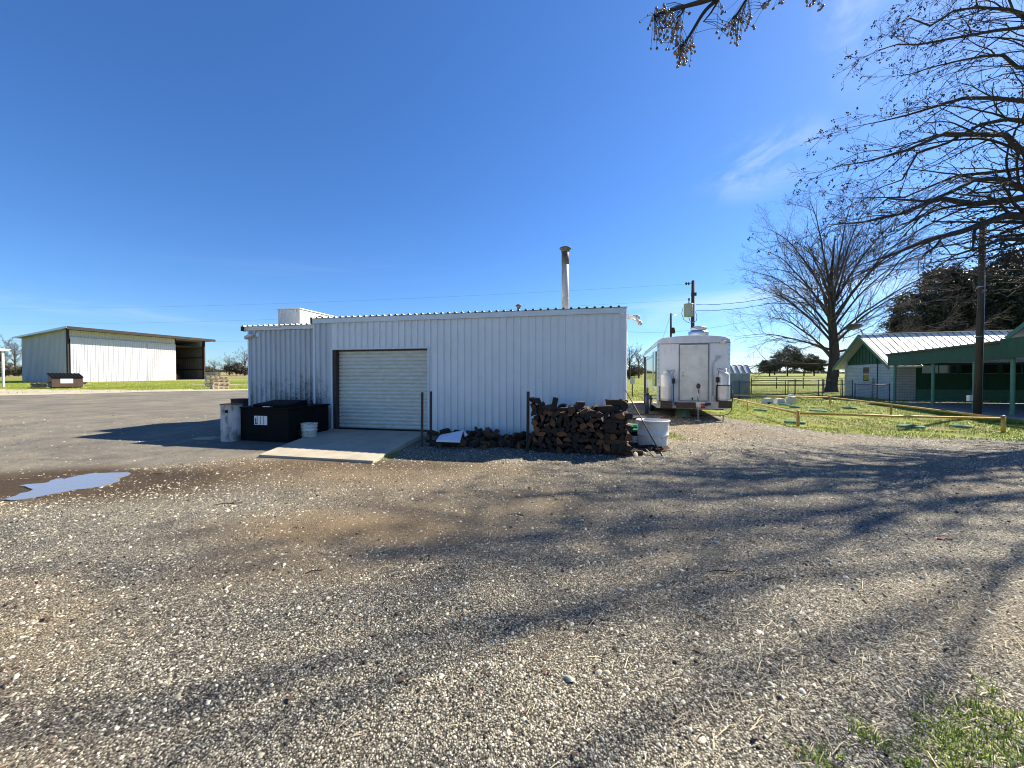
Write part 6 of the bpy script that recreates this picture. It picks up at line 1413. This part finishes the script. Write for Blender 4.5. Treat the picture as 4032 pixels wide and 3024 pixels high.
def leaf_tree(base, lobes, nleaf, ls, seed, lab, mats=('evergreen_leaf', 'evergreen_tip'), name='evergreen_tree', group=None, trunk_r=.3, cl=.5):
    """foliage in ragged clumps spread over lobes (cx,cy,cz,rx,ry,rz)"""
    rg = np.random.default_rng(seed); root = thing(name, base, 0, lab, 'tree', group)
    P_ = []
    tot = sum(l[3] * l[5] for l in lobes)
    for cx, cy, cz, rx, ry, rz in lobes:
        nc = int(nleaf / 60 * rx * rz / tot) + 3; d = rg.normal(size=(nc, 3)); d /= np.linalg.norm(d, axis=1, keepdims=True)
        rad = (.55 + .5 * rg.random(nc) ** .6) * (1 + .12 * np.sin(d[:, 0] * 9 + d[:, 2] * 7)); cc = np.array([cx, cy, cz]) + d * rad[:, None] * np.array([rx, ry, rz])
        sz_ = cl * (.5 + rg.random(nc)); o_ = rg.normal(size=(nc, 60, 3)) * sz_[:, None, None] * .5 * np.array([1.2, 1.2, .7]); P_.append((cc[:, None] + o_).reshape(-1, 3))
    P_ = np.concatenate(P_); P_ = P_[P_[:, 2] > .3]; n = len(P_)
    u = rg.normal(size=(n, 3)); u /= np.linalg.norm(u, axis=1, keepdims=True); v = np.cross(u, rg.normal(size=(n, 3))); v /= np.linalg.norm(v, axis=1, keepdims=True)
    s_ = ls * (.6 + .8 * rg.random(n))[:, None]; V = np.stack([P_ - u * s_, P_ - v * s_ * .45, P_ + u * s_, P_ + v * s_ * .45], 1).reshape(-1, 3)
    Fq = np.arange(n * 4).reshape(n, 4); mi = (rg.random(n) < .16).astype(int)
    npmesh('crown', V, Fq, list(mats), root, mi=mi)
    b = MB(); mz = max(l[2] for l in lobes)
    b.tube([(0, 0, -.3), (.05, 0, mz * .4), (0, .05, mz)], [trunk_r, trunk_r * .7, trunk_r * .25], 10)
    for l in lobes: b.tube([(0, 0, mz * .3), (l[0] * .5, l[1] * .5, l[2] * .7), (l[0], l[1], l[2])], [trunk_r * .5, trunk_r * .3, trunk_r * .1], 7)
    b.build('trunk', 'tree_bark', root); return root
def lob(px, py, Y, rx, rz, base): p = at(px, py, Y) - base; return (p.x, p.y, p.z, rx, rx * .9, rz)
e1 = fp(3720, 40)
leaf_tree(e1, [lob(3720, 1130, 40, 1.9, 2.2, e1), lob(3640, 1250, 39, 2.6, 2.4, e1), lob(3780, 1230, 40, 2.6, 3.0, e1), lob(3570, 1290, 39, 1.5, 1.2, e1), lob(3700, 1300, 40, 3.2, 2.0, e1)], 60000, .12, 9, 'dark evergreen with a pointed left top behind the metal roof')
e2 = fp(3990, 38)
leaf_tree(e2, [lob(3990, 1130, 38, 3.2, 3.2, e2), lob(3880, 1170, 38, 2.2, 2.8, e2), lob(4080, 1180, 38, 3.0, 3.5, e2), lob(3920, 1280, 38, 3.2, 2.2, e2), lob(4080, 1300, 37, 3, 2.5, e2)], 70000, .12, 10, 'tallest dark evergreen behind the house at the right edge')
# far trees
def copytree(o, loc, rz, sc, lab, group):
    c = o.copy(); COL.objects.link(c); c.location = loc; c.rotation_euler = (0, 0, rz); c.scale = (sc, sc, sc); c['label'] = lab; c['group'] = group
    for ch_ in o.children: d = ch_.copy(); COL.objects.link(d); d.parent = c
    return c
def oak(px, Y, w, h, seed, lab, n=9000):
    p = fp(px, Y); l_ = [(0, 0, h * .62, w * .42, w * .4, h * .30), (w * .28, 0, h * .52, w * .28, w * .3, h * .22), (-w * .3, .2, h * .5, w * .26, w * .3, h * .22)]
    return leaf_tree(p, l_, n, .22, seed, lab, ('oak_leaf', 'evergreen_leaf'), 'oak_tree', 'oaks on the far pasture', .22, .7)
oak(3030, 125, 5.5, 6.0, 31, 'small round dark oak on the far pasture, leftmost right of the shed')
oak(3100, 128, 8.5, 10.5, 32, 'tallest dark oak of the clump left of the bare trunk')
oak(3165, 130, 9.0, 8.0, 33, 'broad oak nearest the bare trunk on its left', 11000)
oak(3205, 133, 6.0, 6.5, 34, 'low oak partly behind the thick bare trunk')
FT = bare_tree(fp(2478, 95), 8.5, 4.2, .22, 12, 'bare_tree', 'gnarled bare tree in the gap just right of the building', 'bare trees beyond the yard', lv=(12, 6, 5, 3), rmin=.018)
copytree(FT, fp(2515, 105), 1.0, .85, 'bare tree in the gap close to the trailer side', 'bare trees beyond the yard')
copytree(FT, fp(2545, 120), 2.2, .8, 'bare tree just behind the trailer front edge', 'bare trees beyond the yard')
copytree(FT, fp(60, 110), 2.0, 1.25, 'spreading bare tree just left of the barn', 'bare trees beyond the yard')
copytree(FT, fp(5, 100), .5, 1.0, 'bare tree behind the canopy post at the left edge', 'bare trees beyond the yard')
copytree(FT, fp(965, 120), .9, .95, 'bare tree closest to the annex corner at left', 'bare trees beyond the yard')
copytree(FT, fp(905, 125), 2.9, .75, 'middle bare tree between the barn and the annex', 'bare trees beyond the yard')
copytree(FT, fp(845, 130), 4.1, .6, 'bare tree right beside the barn roof tip', 'bare trees beyond the yard')
copytree(FT, fp(3300, 120), 4.9, .95, 'bare tree between the thick trunk and the house', 'bare trees beyond the yard')
copytree(FT, fp(3050, 150), 1.9, .9, 'pale bare tree behind the round dark oak', 'bare trees beyond the yard')
ob = leaf_tree(fp(930, 118), [(0, 0, 2.2, 3.2, 2, 1.6), (3, 0, 1.6, 2.4, 2, 1.2)], 5000, .2, 51, 'grey-brown thicket in the field left of the annex', ('oak_leaf', 'pale_twig'), 'brush_thicket', 'thickets in the far field', .1, .8)
copytree(ob, fp(20, 96), 1.0, .9, 'grey-brown thicket behind the canopy post', 'thickets in the far field')
copytree(ob, fp(825, 120), 2.0, .7, 'low thicket beside the pallet stacks', 'thickets in the far field')
copytree(ob, fp(2500, 112), 2.0, .9, 'thicket at the back of the gap beside the trailer', 'thickets in the far field')
# far tree line as one mass
rg = np.random.default_rng(77); n = 26000; u = rg.random(n) * 2.9 - 1.45; Y = 235 + rg.random(n) * 30; X = u * Y
hh = 1.5 + 1.6 * (np.sin(u * 17) * np.sin(u * 41 + 1) + .5 * np.sin(u * 97)) ; hh = np.clip(hh, .4, 5)
Z = ground_z(X, Y) + rg.random(n) ** 1.3 * hh; P_ = np.stack([X, Y, Z], 1)
a_ = rg.normal(size=(n, 3)); a_ /= np.linalg.norm(a_, axis=1, keepdims=True); c_ = np.cross(a_, rg.normal(size=(n, 3))); c_ /= np.linalg.norm(c_, axis=1, keepdims=True)
V = np.stack([P_ - a_ * .7, P_ - c_ * .3, P_ + a_ * .7, P_ + c_ * .3], 1).reshape(-1, 3)
tag(npmesh('distant_woodland', V, np.arange(n * 4).reshape(n, 4), 'oak_leaf'), 'low hazy treeline along the far horizon', 'trees', kind='stuff')
